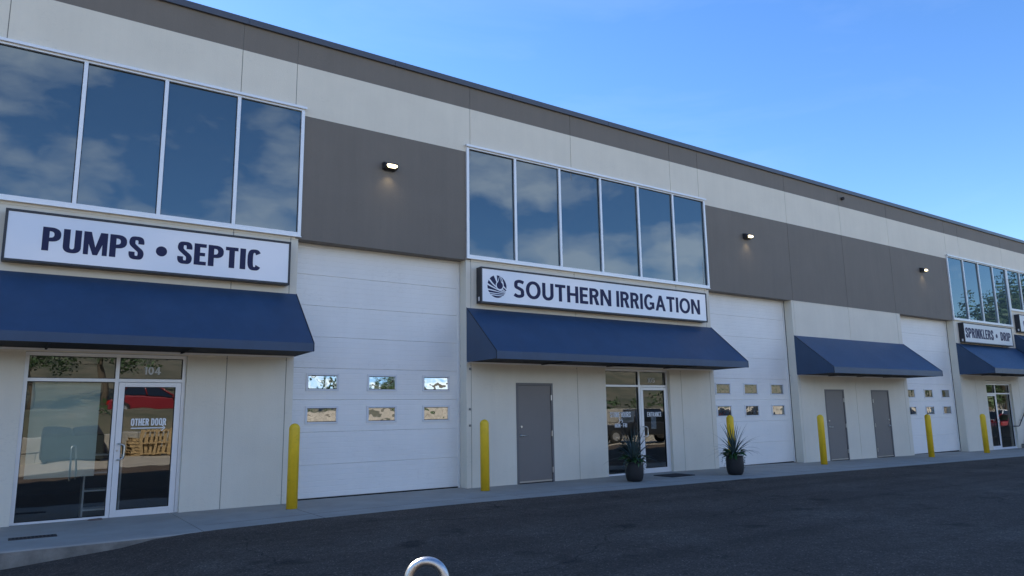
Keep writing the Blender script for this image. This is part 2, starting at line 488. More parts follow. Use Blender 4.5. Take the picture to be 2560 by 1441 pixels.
# ------------------------------------------------------------------ the building
bld = empty('warehouse_building', (12, 0, 0))
tag(bld, 'long two-storey concrete warehouse with cream and charcoal bands and blue mirror windows', 'building')
PB = bld
def part(o, label=None):
    """keep world placement while parenting to the building's base empty"""
    o.parent = PB; o.location = Vector(o.location) - Vector((12, 0, 0))
    if label: o['label'] = label
    return o
Z_ROOF, Z_B, Z_L, Z_D = 8.885, 8.36, 7.325, 4.845
win = [(-3.02, 4.39, 4.885, 7.465), (8.075, 16.015, 4.885, 7.465), (30.325, 35.68, 4.885, 7.465), (35.72, 43.7, 5.62, 7.465)]
gar = [(4.36, 8.07), (16.0, 19.825), (26.3, 30.325)]
sto = [(0.24, 2.54, -0.03, 2.57), (12.02, 14.25, -0.02, 2.57), (32.46, 34.82, -0.2, 2.425)]
man = [(9.355, 10.372, 0.0, 2.186), (21.19, 22.25, -0.085, 2.112), (23.88, 24.97, -0.112, 2.108)]
opens = [(a - 0.02, b + 0.02, c - 0.005, d - 0.02) for a, b, c, d in win] + [(a, b, -1.0, Z_D) for a, b in gar]
opens = [(win[0][0] + .02, win[0][1] - .02, win[0][2] + .02, win[0][3] - .02)] + [(a + .02, b - .02, c + .02, d - .02) for a, b, c, d in win[1:]] + [(a, b, -1.0, Z_D) for a, b in gar] + [(a, b, -1.0, d) for a, b, c, d in sto] + [(a, b, -1.0, d) for a, b, c, d in man]
joints = [-12.0, -8.0, -4.2, -0.42, 3.18, 4.22, 8.19, 11.13, 14.68, 15.83, 19.93, 22.98, 26.06, 30.42, 31.55, 35.53, 39.5, 43.5, 47.5]
dark_spans = [(4.30, 8.2), (15.9, 30.4), (43.0, 60), (-12.1, -2.9)]
def cell_mat(x, z):
    if z > Z_B: return 1
    if z > Z_L: return 0
    if z > Z_D:
        return 1 if any(a < x < b for a, b in dark_spans) else 0
    return 0
def in_open(x, z): return any(a < x < b and c < z < d for a, b, c, d in opens)
RV = (2.545, 4.815)    # horizontal reveals
for ja, jb in zip(joints, joints[1:]):
    x0, x1 = ja + 0.0065, jb - 0.0065
    X = sorted({x0, x1} | {v for o_ in opens for v in o_[:2] if x0 < v < x1} | {v for s in dark_spans for v in s if x0 < v < x1})
    Z = sorted({-1.0, Z_ROOF, Z_B, Z_L, Z_D} | {v for o_ in opens for v in o_[2:]} | {r + e for r in RV for e in (-0.008, 0.008)})
    def keep(i, j):
        if i < 0 or j < 0 or i >= len(X) - 1 or j >= len(Z) - 1: return False
        xm, zm = (X[i] + X[i + 1]) / 2, (Z[j] + Z[j + 1]) / 2
        if in_open(xm, zm): return False
        for r in RV:
            if abs(zm - r) < 0.0085: return False
        return True
    todo = {(i, j) for i in range(len(X) - 1) for j in range(len(Z) - 1) if keep(i, j)}
    while todo:
        comp = []; stk = [todo.pop()]
        while stk:
            i, j = stk.pop(); comp.append((i, j))
            for q in ((i + 1, j), (i - 1, j), (i, j + 1), (i, j - 1)):
                if q in todo: todo.remove(q); stk.append(q)
        V = []; F = []; mi = []; idx = {}
        def vid(i, j, k):
            q = (i, j, k)
            if q not in idx:
                idx[q] = len(V); V.append((X[i], 0.0 if k == 0 else 0.26, Z[j]))
            return idx[q]
        for i, j in sorted(comp):
            c = cell_mat((X[i] + X[i + 1]) / 2, (Z[j] + Z[j + 1]) / 2)
            F.append((vid(i, j, 0), vid(i + 1, j, 0), vid(i + 1, j + 1, 0), vid(i, j + 1, 0))); mi.append(c)
            F.append((vid(i, j, 1), vid(i, j + 1, 1), vid(i + 1, j + 1, 1), vid(i + 1, j, 1))); mi.append(c)
            if not keep(i - 1, j): F.append((vid(i, j, 0), vid(i, j + 1, 0), vid(i, j + 1, 1), vid(i, j, 1))); mi.append(c)
            if not keep(i + 1, j): F.append((vid(i + 1, j, 0), vid(i + 1, j, 1), vid(i + 1, j + 1, 1), vid(i + 1, j + 1, 0))); mi.append(c)
            if not keep(i, j - 1): F.append((vid(i, j, 0), vid(i, j, 1), vid(i + 1, j, 1), vid(i + 1, j, 0))); mi.append(c)
            if not keep(i, j + 1): F.append((vid(i, j + 1, 0), vid(i + 1, j + 1, 0), vid(i + 1, j + 1, 1), vid(i, j + 1, 1))); mi.append(c)
        part(me_obj('wall_panel', V, F, None, mats=['cream', 'grey'], midx=mi))
# sealant set back in the vertical joints, backing strips behind the horizontal reveals
for j in joints[1:-1]:
    if any(a < j < b for a, b in gar): z0 = Z_D
    else: z0 = -1.0
    part(box('joint_sealant', j - 0.012, j + 0.012, 0.010, 0.20, z0, Z_ROOF, 'seal'))
blocks = [(-12, 4.36), (8.07, 16.0), (19.825, 26.3), (30.325, 47.5)]
for a, b in blocks:
    part(box('reveal_backing', a + 0.004, b - 0.004, 0.013, 0.24, RV[1] - 0.02, RV[1] + 0.02, 'cream'))
    cuts = sorted([(s[0], s[1]) for s in sto if a < s[0] < b])
    cur = a + 0.004
    for s0, s1 in cuts + [(b - 0.004, None)]:
        part(box('reveal_backing', cur, s0 - (0.003 if s1 else 0), 0.0125, 0.24, RV[0] - 0.02, RV[0] + 0.02, 'cream'))
        if s1: cur = s1 + 0.003
# garage lintel soffits close the opening behind the panels
# coping in lengths
cxs = [-12.0]
while cxs[-1] < 47: cxs.append(cxs[-1] + 3.05)
for a, b in zip(cxs, cxs[1:]):
    o = boxes('coping', [(a + 0.003, b - 0.003, -0.055, 0.36, Z_ROOF + 0.002, Z_ROOF + 0.032), (a + 0.003, b - 0.003, -0.058, -0.004, Z_ROOF - 0.005, Z_ROOF + 0.118), (a + 0.003, b - 0.003, -0.05, 0.36, Z_ROOF + 0.09, Z_ROOF + 0.121)], 'coping')
    part(o)
part(box('roof', -12, 47.5, 0.27, 24, 8.55, 8.68, 'roofm'))
part(box('rear_wall', -12, 47.5, 24, 24.25, -1, 9, 'cream'))
part(box('end_wall', -12.25, -12.0, 0.005, 24.25, -1, 9, 'cream'))
part(box('end_wall', 47.5, 47.75, 0.005, 24.25, -1, 9, 'cream'))
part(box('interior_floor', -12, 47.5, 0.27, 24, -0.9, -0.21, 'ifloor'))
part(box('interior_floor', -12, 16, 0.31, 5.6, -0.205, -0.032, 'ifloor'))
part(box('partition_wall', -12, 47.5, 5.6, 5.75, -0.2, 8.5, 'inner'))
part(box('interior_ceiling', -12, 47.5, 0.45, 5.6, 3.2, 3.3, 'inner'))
o = lathe('overflow_outlet', [(0.055, 0), (0.055, 0.09), (0.04, 0.09), (0.04, 0.02)], 'iron')
o.rotation_euler = (R(90), 0, 0); o.location = (23.2, 0.0, 8.64); part(o)

# ---- upper windows
def window_band(x0, x1, z0, z1, n, label):
    fr = 0.062
    f = boxes('window', [(x0, x1, -0.045, 0.02, z0, z0 + 0.075), (x0, x1, -0.045, 0.02, z1 - 0.07, z1 - 0.003),
                         (x0, x0 + fr, -0.0455, 0.02, z0 + 0.0751, z1 - 0.0701), (x1 - fr, x1, -0.0455, 0.02, z0 + 0.0751, z1 - 0.0701)], 'alu')
    part(f, label)
    def sub(o):
        o.parent = f; return o
    # cap flashing above and drip sill below
    sub(boxes('flashing', [(x0 - 0.03, x1 + 0.03, -0.085, 0.0, z1 - 0.002, z1 + 0.014), (x0 - 0.03, x1 + 0.03, -0.087, -0.079, z1 - 0.034, z1 + 0.012)], 'alu'))
    sub(box('sill', x0 - 0.01, x1 + 0.01, -0.062, 0.0, z0 - 0.016, z0 - 0.001, 'alu'))
    pw = (x1 - x0) / n
    for i in range(1, n):
        x = x0 + pw * i
        sub(box('mullion', x - 0.03, x + 0.03, -0.044, 0.018, z0 + 0.0752, z1 - 0.0702, 'alu'))
    for i in range(n):
        a = x0 + pw * i + (fr if i == 0 else 0.03); b = x0 + pw * (i + 1) - (fr if i == n - 1 else 0.03)
        za_, zb_ = z0 + 0.074, z1 - 0.069
        g_ = 0.012
        sub(boxes('gasket', [(a, b, -0.002, 0.012, za_, za_ + g_), (a, b, -0.002, 0.012, zb_ - g_, zb_), (a, a + g_, -0.0025, 0.012, za_ + g_, zb_ - g_), (b - g_, b, -0.0025, 0.012, za_ + g_, zb_ - g_)], 'rubber'))
        t1, t2 = random.uniform(-1, 1) * 0.005, random.uniform(-1, 1) * 0.006
        o = me_obj('pane', [(a, 0.006 - t1 - t2, za_), (b, 0.006 + t1 - t2, za_), (b, 0.006 + t1 + t2, zb_), (a, 0.006 - t1 + t2, zb_)], [(0, 1, 2, 3)], 'winglass')
        sub(o)
window_band(*win[0], 6, 'row of blue mirror panes above the pumps sign')
window_band(*win[1], 6, 'six blue mirror panes in a pale frame above the irrigation sign')
window_band(*win[2], 4, 'far row of blue mirror panes above the sprinklers sign')
window_band(*win[3], 6, 'shorter row of mirror panes at the far right')

# ---- sectional garage doors
def garage(x0, x1, zb, ztop, wx, tilt, label):
    y = 0.31
    # jambs and head trim
    f = boxes('garage_door', [(x1 - 0.05, x1 - 0.002, y - 0.03, y + 0.02, zb, ztop), (x0 + 0.002, x0 + 0.05, y - 0.03, y + 0.02, zb, ztop), (x0 + 0.0505, x1 - 0.0505, y - 0.03, y + 0.02, ztop - 0.05, ztop - 0.001)], 'gdoor')
    part(f, label)
    sub = lambda o: (setattr(o, 'parent', f), o)[1]
    n = 8
    a, b = x0 + 0.035, x1 - 0.035
    h = (ztop - zb - 0.02) / n
    prof = []
    # shallow pencil ribs pressed into each section
    prof = [(0.0, 0.012), (0.004, 0.006), (0.010, 0.0)]
    k = 6
    for r in range(1, k):
        zc = h * r / k
        prof += [(zc - 0.006, 0.0), (zc - 0.0015, 0.0032), (zc + 0.0015, 0.0032), (zc + 0.006, 0.0)]
    prof += [(h - 0.010, 0.0), (h - 0.004, 0.006), (h - 0.001, 0.012)]
    V = []; F = []
    for (z, d) in prof: V += [(a, d, z), (b, d, z)]
    m_ = len(prof)
    F = [(2 * i, 2 * i + 1, 2 * i + 3, 2 * i + 2) for i in range(m_ - 1)]
    V += [(a, 0.05, 0), (b, 0.05, 0), (a, 0.05, h - 0.001), (b, 0.05, h - 0.001)]
    q = 2 * m_
    F += [(q, q + 2, q + 3, q + 1), (0, q, q + 1, 1), (2 * m_ - 2, 2 * m_ - 1, q + 3, q + 2)]
    first = None
    for s in range(n):
        if first is None:
            o = me_obj('door_section', V, F, 'gdoor'); first = o
        else:
            o = first.copy(); C.objects.link(o)
        o.location = (0, y, zb + 0.02 + h * s)
        sub(o); o.location.x = 0
    sub(box('bottom_seal', a, b, y + 0.004, y + 0.04, zb - 0.01, zb + 0.0195, 'rubber'))
    sub(boxes('backing_panel', [(x0 - 0.05, x1 + 0.05, y + 0.055, y + 0.09, zb - 0.05, ztop + 0.1)], 'rubber'))
    for row, zc in enumerate((2.165, 1.545)):
        for ci, xc in enumerate(wx):
            zc_ = zc + zb
            hw, hh, bd = 0.325, 0.165, 0.042
            x_0, x_1, z_0, z_1 = xc - hw, xc + hw, zc_ - hh, zc_ + hh
            if x_0 < x0 - 0.3: continue
            fo = boxes('window_frame', [(x_0, x_1, y - 0.018, y + 0.001, z_0, z_0 + bd), (x_0, x_1, y - 0.018, y + 0.001, z_1 - bd, z_1), (x_0, x_0 + bd, y - 0.018, y + 0.001, z_0 + bd, z_1 - bd), (x_1 - bd, x_1, y - 0.018, y + 0.001, z_0 + bd, z_1 - bd)], 'gframe')
            sub(fo)
            bz = boxes('window_bead', [(x_0 + bd - 0.006, x_1 - bd + 0.006, y - 0.020, y, z_0 + bd - 0.006, z_0 + bd + 0.004), (x_0 + bd - 0.006, x_1 - bd + 0.006, y - 0.020, y, z_1 - bd - 0.004, z_1 - bd + 0.006)], 'rubber')
            sub(bz)
            tx = tilt[row][ci][0]; ty = tilt[row][ci][1]
            A, B_, c0, c1 = x_0 + bd - 0.002, x_1 - bd + 0.002, z_0 + bd + 0.002, z_1 - bd - 0.002
            dz = (c1 - c0) / 2 * math.tan(R(tx)); dx = (B_ - A) / 2 * math.tan(R(ty))
            p = me_obj('pane', [(A, y - 0.007 - dx - dz, c0), (B_, y - 0.007 + dx - dz, c0), (B_, y - 0.007 + dx + dz, c1), (A, y - 0.007 - dx + dz, c1)], [(0, 1, 2, 3)], 'gglass')
            sub(p)
# tilt in degrees per row: positive leans the pane back, so that it mirrors higher
garage(gar[0][0], gar[0][1] + 0.02, 0.0, Z_D, (5.03, 6.27, 7.505), [[(2.3, 0.3), (2.5, -.2), (2.2, 0.1)], [(-0.2, 0.2), (0.1, -.3), (-.4, .2)]], 'tall white sectional door between the two signed shops')
garage(gar[1][0], gar[1][1], -0.05, Z_D, (16.72, 17.95, 19.2), [[(0.0, 0.3), (.1, -.2), (.1, 0.1)], [(-0.4, 0.2), (-.2, -.3), (-.5, .2)]], 'tall white sectional door right of the irrigation shop')
garage(gar[2][0], gar[2][1], -0.15, Z_D, (27.05, 28.37, 29.68), [[(1.9, 0.3), (2.0, -.2), (1.6, 0.1)], [(-0.3, 0.2), (0.0, -.3), (-.4, .2)]], 'farthest white sectional door with narrow foreshortened windows')

for x, z in ((8.15, 1.62), (8.15, 1.28), (8.16, 2.47)):
    o = boxes('door_sensor', [(x - .016, x + .016, -.035, -.001, z - .016, z + .016), (x - .024, x + .024, -.010, -.0005, z - .024, z + .024)], 'seal'); part(o)

# ---- lettering engine: strokes, bowls and rings built as thin raised print
def sgnpow(v, p): return math.copysign(abs(v) ** p, v)
def arc(cx_, cy_, a, b, tx, ty, t0, t1, n=2.0, seg=20):
    """band between an outer and an inner super-ellipse"""
    Q = []
    pts = []
    for i in range(seg + 1):
        t = R(t0 + (t1 - t0) * i / seg)
        c, s = math.cos(t), math.sin(t)
        pts.append(((cx_ + a * sgnpow(c, 2 / n), cy_ + b * sgnpow(s, 2 / n)), (cx_ + (a - tx) * sgnpow(c, 2 / n), cy_ + (b - ty) * sgnpow(s, 2 / n))))
    for (o0, i0), (o1, i1) in zip(pts, pts[1:]): Q.append((o0, o1, i1, i0))
    return Q
def rc(x0, y0, x1, y1): return [((x0, y0), (x1, y0), (x1, y1), (x0, y1))]
def spline_band(P, sv, sh, seg=8):
    pts = []
    E = [P[0]] + list(P) + [P[-1]]
    for i in range(1, len(E) - 2):
        p0, p1, p2, p3 = E[i - 1], E[i], E[i + 1], E[i + 2]
        for k in range(seg):
            t = k / seg
            pts.append(tuple(0.5 * (2 * p1[d] + (p2[d] - p0[d]) * t + (2 * p0[d] - 5 * p1[d] + 4 * p2[d] - p3[d]) * t * t + (3 * p1[d] - p0[d] - 3 * p2[d] + p3[d]) * t ** 3) for d in (0, 1)))
    pts.append(P[-1])
    L_ = []
    for i, p in enumerate(pts):
        a = pts[max(0, i - 1)]; b = pts[min(len(pts) - 1, i + 1)]
        tx, ty = b[0] - a[0], b[1] - a[1]; l = math.hypot(tx, ty) or 1
        tx /= l; ty /= l
        th = (sh * abs(tx) + sv * abs(ty)) / (abs(tx) + abs(ty)) / 2
        L_.append(((p[0] - ty * th, p[1] + tx * th), (p[0] + ty * th, p[1] - tx * th)))
    return [(a0, b0, b1, a1) for (a0, a1), (b0, b1) in zip(L_, L_[1:])]
FONT = {
    'cond': dict(w=0.50, sv=0.185, sh=0.165, n=3.0, wide={'M': 0.68, 'I': 0.19, '1': 0.28, '-': 0.24, 'E': 0.385, 'L': 0.37, 'T': 0.42, 'S': 0.455, 'C': 0.47}, gap=0.064, sp=0.24),
    'thin': dict(w=0.42, sv=0.125, sh=0.12, n=3.0, wide={'M': 0.56, 'I': 0.125, '1': 0.24, '-': 0.22, 'E': 0.34, 'L': 0.32, 'T': 0.40}, gap=0.08, sp=0.22),
    'wide': dict(w=0.72, sv=0.192, sh=0.174, n=2.1, wide={'S': 0.58, 'O': 0.86, 'U': 0.68, 'T': 0.64, 'H': 0.71, 'E': 0.53, 'R': 0.62, 'N': 0.73, 'I': 0.192, 'G': 0.76, 'A': 0.78, '1': 0.36, '0': 0.6, '4': 0.66, '5': 0.56}, gap=0.10, sp=0.26),
}
def glyph(ch, f):
    F_ = FONT[f]; w_ = F_['wide'].get(ch, F_['w']); sv, sh, n = F_['sv'], F_['sh'], F_['n']
    h = w_ / 2
    if ch == 'I': q = rc(0, 0, w_, 1)
    elif ch == '-': q = rc(0, 0.42, w_, 0.56)
    elif ch == 'H': q = rc(0, 0, sv, 1) + rc(w_ - sv, 0, w_, 1) + rc(sv * .9, .5 - sh * .5, w_ - sv * .9, .5 + sh * .45)
    elif ch == 'E': q = rc(0, 0, sv, 1) + rc(sv * .9, 1 - sh, w_, 1) + rc(sv * .9, 0, w_, sh) + rc(sv * .9, .5 - sh * .45, w_ * .9, .5 + sh * .5)
    elif ch == 'F': q = rc(0, 0, sv, 1) + rc(sv * .9, 1 - sh, w_, 1) + rc(sv * .9, .46 - sh * .45, w_ * .9, .46 + sh * .5)
    elif ch == 'L': q = rc(0, 0, sv, 1) + rc(sv * .9, 0, w_, sh)
    elif ch == 'T': q = rc(h - sv / 2, 0, h + sv / 2, 1 - sh * .9) + rc(0, 1 - sh, w_, 1)
    elif ch == 'N': q = rc(0, 0, sv * .95, 1) + rc(w_ - sv * .95, 0, w_, 1) + [((0, 1), (sv * 1.08, 1), (w_, 0), (w_ - sv * 1.08, 0))]
    elif ch == 'M':
        q = rc(0, 0, sv * .78, 1) + rc(w_ - sv * .78, 0, w_, 1)
        q += [((0, 1), (sv * 1.12, 1), (h + sv * .36, 0), (h - sv * .36, 0)), ((w_ - sv * 1.12, 1), (w_, 1), (h + sv * .36, 0), (h - sv * .36, 0))]
    elif ch == 'A': q = [((0, 0), (sv * 1.02, 0), (h + sv * .45, 1), (h - sv * .5, 1)), ((w_ - sv * 1.02, 0), (w_, 0), (h + sv * .5, 1), (h - sv * .45, 1))] + rc(w_ * .22, .24, w_ * .78, .24 + sh)
    elif ch == 'K': q = rc(0, 0, sv, 1) + [((sv * .8, .34), (sv * .8, .60), (w_ - sv * 1.1, 1), (w_, 1)), ((w_ * .36, .56), (w_ * .56, .72), (w_ * 1.04, 0), (w_ - sv * 1.1, 0))]
    elif ch in 'O0Q': q = arc(h, .5, h, .515, sv, sh, 0, 360, n, 40)
    elif ch == 'D':
        rx = min(w_ - sv * .5, .34 if f != 'wide' else .5); xb = w_ - rx
        q = rc(0, 0, sv, 1) + rc(sv * .9, 1 - sh, xb, 1) + rc(sv * .9, 0, xb, sh) + arc(xb, .5, rx, .5, sv, sh, -90, 90, n, 20)
    elif ch in 'PR':
        yb = .40 if ch == 'P' else .43
        rx = min(w_ - sv * .9, (1 - yb) / 2); xb = w_ - rx - (.02 if ch == 'R' else 0)
        q = rc(0, 0, sv, 1) + rc(sv * .9, 1 - sh, xb, 1) + rc(sv * .9, yb, xb, yb + sh * .95) + arc(xb, (1 + yb) / 2, rx, (1 - yb) / 2, sv, sh, -90, 90, min(n, 2.5), 18)
        if ch == 'R': q += [((w_ * .40, yb + sh * .5), (w_ * .40 + sv * 1.0, yb + sh * .5), (w_ * 1.03, 0), (w_ * 1.03 - sv * 1.16, 0))]
    elif ch == 'U':
        r = h if f == 'wide' else h * 1.05
        q = rc(0, r * .98, sv, 1) + rc(w_ - sv, r * .98, w_, 1) + arc(h, r, h, r + .012, sv, sh, 180, 360, min(n, 2.4), 22)
    elif ch in 'CG':
        t0, t1 = (34, 326) if f != 'wide' else (42, 318)
        if ch == 'G': t1 = 312
        q = arc(h, .5, h, .515, sv, sh, t0, t1, n, 32)
        if ch == 'G': q += rc(w_ - sv, .09, w_, .50) + rc(w_ * .55, .50 - sh * .9, w_ - sv * .9, .50)
    elif ch == 'S':
        if f == 'wide': P = [(w_ * .93, .86), (w_ * .70, .915), (w_ * .45, .925), (w_ * .22, .86), (sv * .55, .73), (w_ * .22, .60), (h, .52), (w_ * .78, .42), (w_ - sv * .55, .27), (w_ * .80, .14), (w_ * .52, .075), (w_ * .26, .09), (w_ * .03, .165)]
        else: P = [(w_ - sv * .5, .68), (w_ - sv * .5, .80), (w_ * .72, .915), (h, .935), (w_ * .28, .915), (sv * .5, .78), (sv * .62, .64), (h, .50), (w_ - sv * .62, .36), (w_ - sv * .5, .22), (w_ * .72, .085), (h, .065), (w_ * .28, .085), (sv * .5, .20), (sv * .5, .32)]
        q = spline_band(P, sv * .98, sh)
    elif ch == '1': q = rc(w_ - sv, 0, w_, 1) + [((0, .72), (w_ - sv * .5, .82), (w_ - sv * .5, 1), (w_ - sv * .9, 1)), ]
    elif ch == '4': q = rc(w_ - sv * 1.7, 0, w_ - sv * .7, 1) + rc(0, .2, w_, .2 + sh) + [((0, .2 + sh * .5), (sv * .9, .2 + sh * .5), (w_ - sv * .8, 1), (w_ - sv * 1.7, 1))]
    elif ch == '5': q = rc(sv * .3, 1 - sh, w_ * .94, 1) + rc(sv * .3, .5, sv * 1.15, 1 - sh * .9) + arc(h * .95, .325, h * 1.05, .335, sv, sh, -150, 128, 2.2, 24)
    elif ch == '7': q = rc(0, 1 - sh, w_, 1) + [((w_ * .18, 0), (w_ * .18 + sv, 0), (w_, 1 - sh * .8), (w_ - sv * 1.1, 1 - sh * .8))]
    elif ch == 'Y': q = rc(h - sv / 2, 0, h + sv / 2, .5) + [((0, 1), (sv, 1), (h + sv / 2, .45), (h - sv / 2, .45)), ((w_ - sv, 1), (w_, 1), (h + sv / 2, .45), (h - sv / 2, .45))]
    else: q = []
    return q, w_
def advance(text, f):
    F_ = FONT[f]; x = 0; lay = []
    for ch in text:
        if ch == ' ': x += F_['sp']; continue
        w_ = F_['wide'].get(ch, F_['w']); lay.append((ch, x)); x += w_ + F_['gap']
        if ch in 'A' : pass
    return lay, x - F_['gap']
def quads_mesh(name, quads, m, parent, y, t=0.004, step=0.00035):
    V = []; F = []
    for k, q in enumerate(quads):
        n = len(V); d = t + (k % 7) * step
        nn = len(q)
        V += [(p[0], y, p[1]) for p in q] + [(p[0], y - d, p[1]) for p in q]
        F.append(tuple(n + i for i in range(nn))); F.append(tuple(n + nn + i for i in range(nn))[::-1])
        for i in range(nn):
            j = (i + 1) % nn
            F.append((n + i, n + nn + i, n + nn + j, n + j))
    o = me_obj(name, V, F, m); fix(o)
    o.parent = parent
    return o
def text(txt, f, x0, x1, z0, z1, y, m, parent, single=False, name='letter', slant=0.0, t=0.004):
    """text filling x0..x1 and z0..z1 on the plane y, each letter a print of its own"""
    lay, L_ = advance(txt, f)
    sx = (x1 - x0) / L_; sz = z1 - z0
    allq = []
    for ch, x in lay:
        q, w_ = glyph(ch, f)
        Q = [tuple((x0 + (x + p[0]) * sx, z0 + p[1] * sz) for p in quad) for quad in q]
        if single: allq += Q
        else: quads_mesh(name, Q, m, parent, y, t)
    if single: return quads_mesh(name, allq, m, parent, y, t, 0.00015)
def disc(cx_, cz_, r, n=28): return [tuple((cx_ + r * math.cos(2 * math.pi * i / n), cz_ + r * math.sin(2 * math.pi * i / n)) for i in range(n))]

# ---- storefronts
def storefront(S, xm, zt, door_side, label, hx_, zb_door):
    x0, x1, z0, z1 = S
    y0, y1 = 0.085, 0.20
    fw = 0.055
    bars = [(x0 + .002, x1 - .002, y0, y1, z1 - fw, z1 - .002), (x0 + .002, x0 + fw, y0, y1, z0, z1 - fw - .0005), (x1 - fw, x1 - .002, y0, y1, z0, z1 - fw - .0005),
            (xm - .0275, xm + .0275, y0 - .001, y1, z0, z1 - fw - .0005), (x0 + fw + .0005, xm - .028, y0 + .001, y1, zt - .025, zt + .025), (xm + .028, x1 - fw - .0005, y0 + .001, y1, zt - .025, zt + .025)]
    dl = (x0 + fw, xm - .0275) if door_side < 0 else (xm + .0275, x1 - fw)
    pl_ = (xm + .0275, x1 - fw) if door_side < 0 else (x0 + fw, xm - .0275)
    bars.append((pl_[0], pl_[1], y0 + .001, y1, z0, z0 + .06))
    f = boxes('storefront', bars, 'alu'); part(f, label)
    sub = lambda o: (setattr(o, 'parent', f), o)[1]
    gy = 0.13
    def pane(a, b, c, d, nm='pane'):
        t1, t2 = random.uniform(-1, 1) * .0015, random.uniform(-1, 1) * .002
        sub(me_obj(nm, [(a - .004, gy - t1 - t2, c - .004), (b + .004, gy + t1 - t2, c - .004), (b + .004, gy + t1 + t2, d + .004), (a - .004, gy - t1 + t2, d + .004)], [(0, 1, 2, 3)], 'shopglass'))
    def gask(a, b, c, d):
        g_ = .009
        sub(boxes('gasket', [(a, b, gy - .02, gy + .01, c, c + g_), (a, b, gy - .02, gy + .01, d - g_, d), (a, a + g_, gy - .0205, gy + .01, c + g_, d - g_), (b - g_, b, gy - .0205, gy + .01, c + g_, d - g_)], 'rubber'))
    pane(pl_[0], pl_[1], z0 + .06, zt - .025); gask(pl_[0], pl_[1], z0 + .06, zt - .025)
    for a, b in (dl, pl_):
        pane(a, b, zt + .025, z1 - fw); gask(a, b, zt + .025, z1 - fw)
    a, b = dl[0] + .006, dl[1] - .006
    c, d = z0 + .012, zt - .032
    st, tr, br = .088, .072, .125
    sub(boxes('door', [(a, a + st, y0 - .006, y0 + .04, c, d), (b - st, b, y0 - .006, y0 + .04, c, d), (a + st + .0004, b - st - .0004, y0 - .0055, y0 + .04, d - tr, d), (a + st + .0004, b - st - .0004, y0 - .0055, y0 + .04, c, c + br)], 'alu', None, 0.003))
    gy = 0.105
    pane(a + st, b - st, c + br, d - tr); gask(a + st, b - st, c + br, d - tr)
    hx0 = a + .05 if hx_ == 'l' else b - .05
    sg = 1 if hx_ == 'l' else -1
    zc = z0 + 1.04
    P = [(hx0, y0, zc + .125), (hx0, y0 - .05, zc + .125), (hx0 + sg * .03, y0 - .072, zc + .122), (hx0 + sg * .075, y0 - .075, zc + .10), (hx0 + sg * .085, y0 - .075, zc + .06), (hx0 + sg * .085, y0 - .075, zc - .06), (hx0 + sg * .075, y0 - .075, zc - .10), (hx0 + sg * .03, y0 - .072, zc - .122), (hx0, y0 - .05, zc - .125), (hx0, y0, zc - .125)]
    sub(tube('handle', P, .0125, 'steel', seg=8))
    o = lathe('lock_cylinder', [(.016, 0), (.016, .012), (.012, .014)], 'steel', seg=14); o.rotation_euler = (R(90), 0, 0); o.location = (hx0 - sg * .01, y0 - .006, zc + .02); sub(o)
    o.location.x = hx0 - sg * .01
    sub(box('threshold', x0 + .01, x1 - .01, y0 - .05, y0 + .1, z0 - .02, z0 + .011, 'alu')) 
    return f
s1 = storefront(sto[0], 1.507, 2.145, 1, 'glazed shopfront lettered OTHER DOOR under the left awning', 'l', 0)
s2 = storefront(sto[1], 13.225, 2.155, 1, 'glazed entrance shopfront lettered STORE HOURS and ENTRANCE', 'l', 0)
s3 = storefront(sto[2], 33.45, 2.02, -1, 'far glazed shopfront beside the handrail', 'r', 0)
YG = 0.0995   # just proud of the door glass
YP = 0.125
text('104', 'wide', 1.895, 2.155, 2.25, 2.375, YP, 'greyvinyl', s1, True, 'lettering', t=.002)
text('OTHER DOOR', 'cond', 1.755, 2.28, 1.415, 1.530, YG, 'white', s1, True, 'lettering', t=.002)
quads_mesh('arrow', [((1.76, 1.366), (2.255, 1.366), (2.255, 1.384), (1.76, 1.384)), ((2.275, 1.375), (2.262, 1.375), (2.205, 1.42), (2.222, 1.427)), ((2.275, 1.375), (2.262, 1.375), (2.205, 1.33), (2.222, 1.323))], 'white', s1, YG, .002)
text('105', 'thin', 13.56, 13.83, 2.25, 2.365, YP, 'greyvinyl', s2, True, 'lettering', t=.002)
text('STORE HOURS', 'thin', 12.24, 12.93, 1.385, 1.512, YP, 'white', s2, True, 'lettering', t=.002)
text('7-5', 'thin', 12.505, 12.655, 1.255, 1.352, YP, 'white', s2, True, 'lettering', t=.002)
text('MON - FRI', 'thin', 12.385, 12.79, 1.14, 1.236, YP, 'white', s2, True, 'lettering', t=.002)
text('ENTRANCE', 'thin', 13.485, 13.985, 1.385, 1.50, YG, 'white', s2, True, 'lettering', t=.002)
def loose(o, label, cat, group=None): return tag(o, label, cat, group)
loose(box('paper_sheet', 0.37, 1.30, 0.245, 0.249, 0.645, 2.11, 'sheet'), 'large pale sheet hung inside the left shop window', 'sheet')
loose(box('paper_notice', 13.62, 13.80, 0.112, 0.114, 1.08, 1.372, 'paper'), 'small printed notice taped inside the entrance door glass', 'notice')

